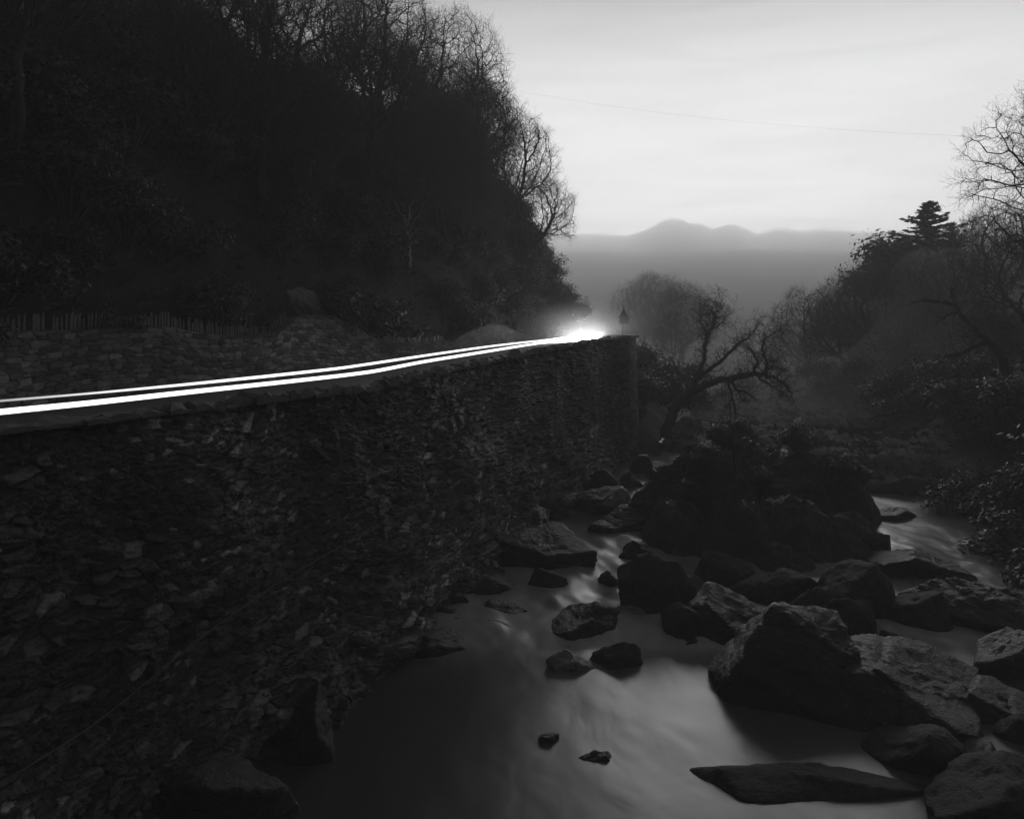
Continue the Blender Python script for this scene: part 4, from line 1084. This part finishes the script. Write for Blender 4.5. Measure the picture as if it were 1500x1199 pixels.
# the light of a passing car's two headlights
def trails():
    lower = [(-120, 616), (0, 603), (133, 590), (267, 575), (400, 561), (500, 550), (550, 543.5), (617, 530), (683, 519.5), (760, 507), (800, 501), (835, 497), (862, 494.5), (880, 493.5)]
    upper = [(-120, 596), (0, 587), (133, 576), (267, 563.5), (400, 550), (500, 539), (550, 531.5), (633, 519), (717, 507), (783, 499.5), (820, 496.5), (845, 494.5), (866, 493.5), (878, 493)]
    for nm, pts, off, lab, rad in (('l', lower, 1.2, 'bright broad streak of headlight light nearer the river wall', .043), ('u', upper, 2.55, 'thinner streak of headlight light nearer the roadside wall', .036)):
        P = []
        for x, y in pts:
            s = off * .935; k = (x - 750) / F; t = (10.9 + .935 * s + k * .355 * s) / (.355 - k * .935)
            p = rd(t, s, 0).copy(); p[2] = -(y - H0) * p[1] / F; P.append(p)
        P = np.array(P); n = 160; qi = np.linspace(0, len(P) - 1, n); X = np.interp(qi, np.arange(len(P)), [q[0] for q in pts])
        P = np.stack([np.interp(qi, np.arange(len(P)), P[:, j]) for j in range(3)], -1)
        for _ in range(14): P[1:-1] = (P[:-2] + 2 * P[1:-1] + P[2:]) / 4
        R = np.full(n, rad); head = sstep(785, 850, X)
        if nm == 'u': R = R * np.interp(X, [-100, 120, 420], [.55, .5, 1.0])
        R = R * (1 + 1.9 * head); R[-3:] *= [.8, .5, .2]
        pw = np.full(n, 2.2) if nm == 'l' else np.interp(X, [-100, 0, 150, 330], [.35, .45, 1.0, 1.8])
        pw = pw * (1 + 6 * head)
        V, fs = sweep(P, R, 10); po = np.concatenate([np.repeat(pw, 10), pw[[0]], pw[[-1]]])
        o = mesh('light_trail', V, fs, MAT['beam'], None, True, {'power': po})
        tag(o, lab, 'light trail', 'light trails of a passing car')
    # the headlights themselves, flaring in the mist at the bend
    for i, (x, y, off, e) in enumerate([(876, 493.5, 1.2, 1.0), (850, 494.0, 1.9, 1.0), (830, 495.5, 2.2, .4)]):
        s = off * .935; k = (x - 750) / F; t = (10.9 + .935 * s + k * .355 * s) / (.355 - k * .935)
        t = min(t, TEND + 4); 
        p = px(x, y, 43.5 + i * .5)
        l = bpy.data.lights.new('headlight', 'POINT'); l.energy = HEAD_E * e; l.shadow_soft_size = .12; l.color = (1, 1, 1)
        ob = bpy.data.objects.new('headlight', l); COL.objects.link(ob); ob.location = tuple(p)
        tag(ob, ['glaring headlight nearest the wall end in the mist', 'middle glaring headlight in the mist', 'farther glaring headlight in the mist'][i], 'headlight')
HEAD_E = 150.0
trails()

# ------------------------------------------------------------------ haze
def haze():
    V, q = box((-175, -14, -10.6), (205, 262, 31)); m = bpy.data.materials.new('valley_mist'); m.use_nodes = True; t = m.node_tree; t.nodes.clear()
    out = N(t, 'ShaderNodeOutputMaterial'); v = N(t, 'ShaderNodeVolumePrincipled'); t.links.new(v.outputs[0], out.inputs['Volume'])
    v.inputs['Color'].default_value = (.92, .92, .92, 1); v.inputs['Density'].default_value = HAZE; v.inputs['Anisotropy'].default_value = .1
    o = mesh('haze', V, [q], m, None, False); o['kind'] = 'stuff'; o.display_type = 'WIRE'
HAZE = .0023
haze()
def halo_mist():  # extra dense mist, added so the headlight glow spreads into a halo
    D_, Fc = ICO[5]; m = bpy.data.materials.new('added_halo_mist'); m.use_nodes = True; t = m.node_tree; t.nodes.clear()
    out = N(t, 'ShaderNodeOutputMaterial'); v = N(t, 'ShaderNodeVolumePrincipled'); t.links.new(v.outputs[0], out.inputs['Volume'])
    tc = N(t, 'ShaderNodeTexCoord'); ln = N(t, 'ShaderNodeVectorMath', operation='LENGTH'); t.links.new(tc.outputs['Object'], ln.inputs[0])
    f = M1(t, 'SUBTRACT', 1.0, ln.outputs['Value'], clamp=True); f = M1(t, 'MULTIPLY', M1(t, 'POWER', f, 1.8), .16)
    t.links.new(f, v.inputs['Density']); v.inputs['Color'].default_value = (.95, .95, .95, 1); v.inputs['Anisotropy'].default_value = .2
    o = mesh('mist', D_, [Fc], m, None, True); o.location = tuple(px(853, 492, 43.6)); o.scale = (4.4, 4.0, 2.2); o['kind'] = 'stuff'
    tag(o, 'added patch of denser mist that holds the headlight glow at the bend', 'mist')
halo_mist()
def mist_volume(name, xv, yv, top, dens, g, lab):
    X, Y = np.meshgrid(xv, yv, indexing='ij'); Z = top(X, Y); n1, n2 = X.shape
    V = np.stack([X, Y, Z], -1).reshape(-1, 3); B = V.copy(); B[:, 2] = -10.2
    i = np.arange(n1 * n2).reshape(n1, n2); ring = np.concatenate([i[:-1, 0], i[-1, :-1], i[:0:-1, -1], i[0, :0:-1]]); r2 = np.roll(ring, -1); m_ = n1 * n2
    side = np.stack([ring, ring + m_, r2 + m_, r2], -1)
    m = bpy.data.materials.new(name + '_vapour'); m.use_nodes = True; t = m.node_tree; t.nodes.clear()
    out = N(t, 'ShaderNodeOutputMaterial'); v = N(t, 'ShaderNodeVolumePrincipled'); t.links.new(v.outputs[0], out.inputs['Volume'])
    v.inputs['Color'].default_value = (.97, .97, .97, 1); v.inputs['Density'].default_value = dens; v.inputs['Anisotropy'].default_value = g
    o = mesh(name, np.concatenate([V, B]), [grid_faces(n1, n2), side, grid_faces(n1, n2, True) + m_], m, None, True); o['kind'] = 'stuff'
    tag(o, lab, 'mist')
def bank_top(X, Y):
    pq = X / Y * F + 750
    yr = np.interp(pq, [-100, 700, 830, 880, 920, 950, 975, 985, 1000, 1012, 1025, 1045, 1058, 1070, 1085, 1110, 1130, 1150, 1175, 1200, 1230, 1260, 1300, 1500, 1900], [345, 350, 344, 343, 345, 335, 322, 320, 322, 329, 327, 336, 331, 329, 333, 344, 337, 336, 341, 337, 337, 340, 339, 345, 360])
    P = np.stack([X.ravel() * .09, Y.ravel() * .09, 0 * X.ravel()], -1)
    Z = -(yr - H0) / F * np.where(Y < 195, Y, 195 - (Y - 195) * .8) + .7 * fbm(P, 4, 6).reshape(X.shape)
    return -10 + (Z + 10) * np.sqrt(np.clip((Y - 126) / 14, 0.15, 1))
mist_volume('mist_bank', np.linspace(-165, 195, 260), np.linspace(127, 250, 50), bank_top, .030, .55, 'low bank of pale mist with a billowy top filling the far valley')
mist_volume('valley_mist', np.linspace(-120, 150, 60), np.linspace(50, 126, 26), lambda X, Y: np.minimum(-6.5 + 15.5 * sstep(45, 105, Y) + 9.5 * sstep(.40, .50, X / Y) * sstep(48, 62, Y), np.maximum(.085 * Y, -6.5 + 15.5 * sstep(45, 105, Y))) + .8 * vnoise(np.stack([X.ravel() * .1, Y.ravel() * .1, 0 * X.ravel()], -1), 4).reshape(X.shape), .036, .3, 'thin low mist lying among the far valley trees')
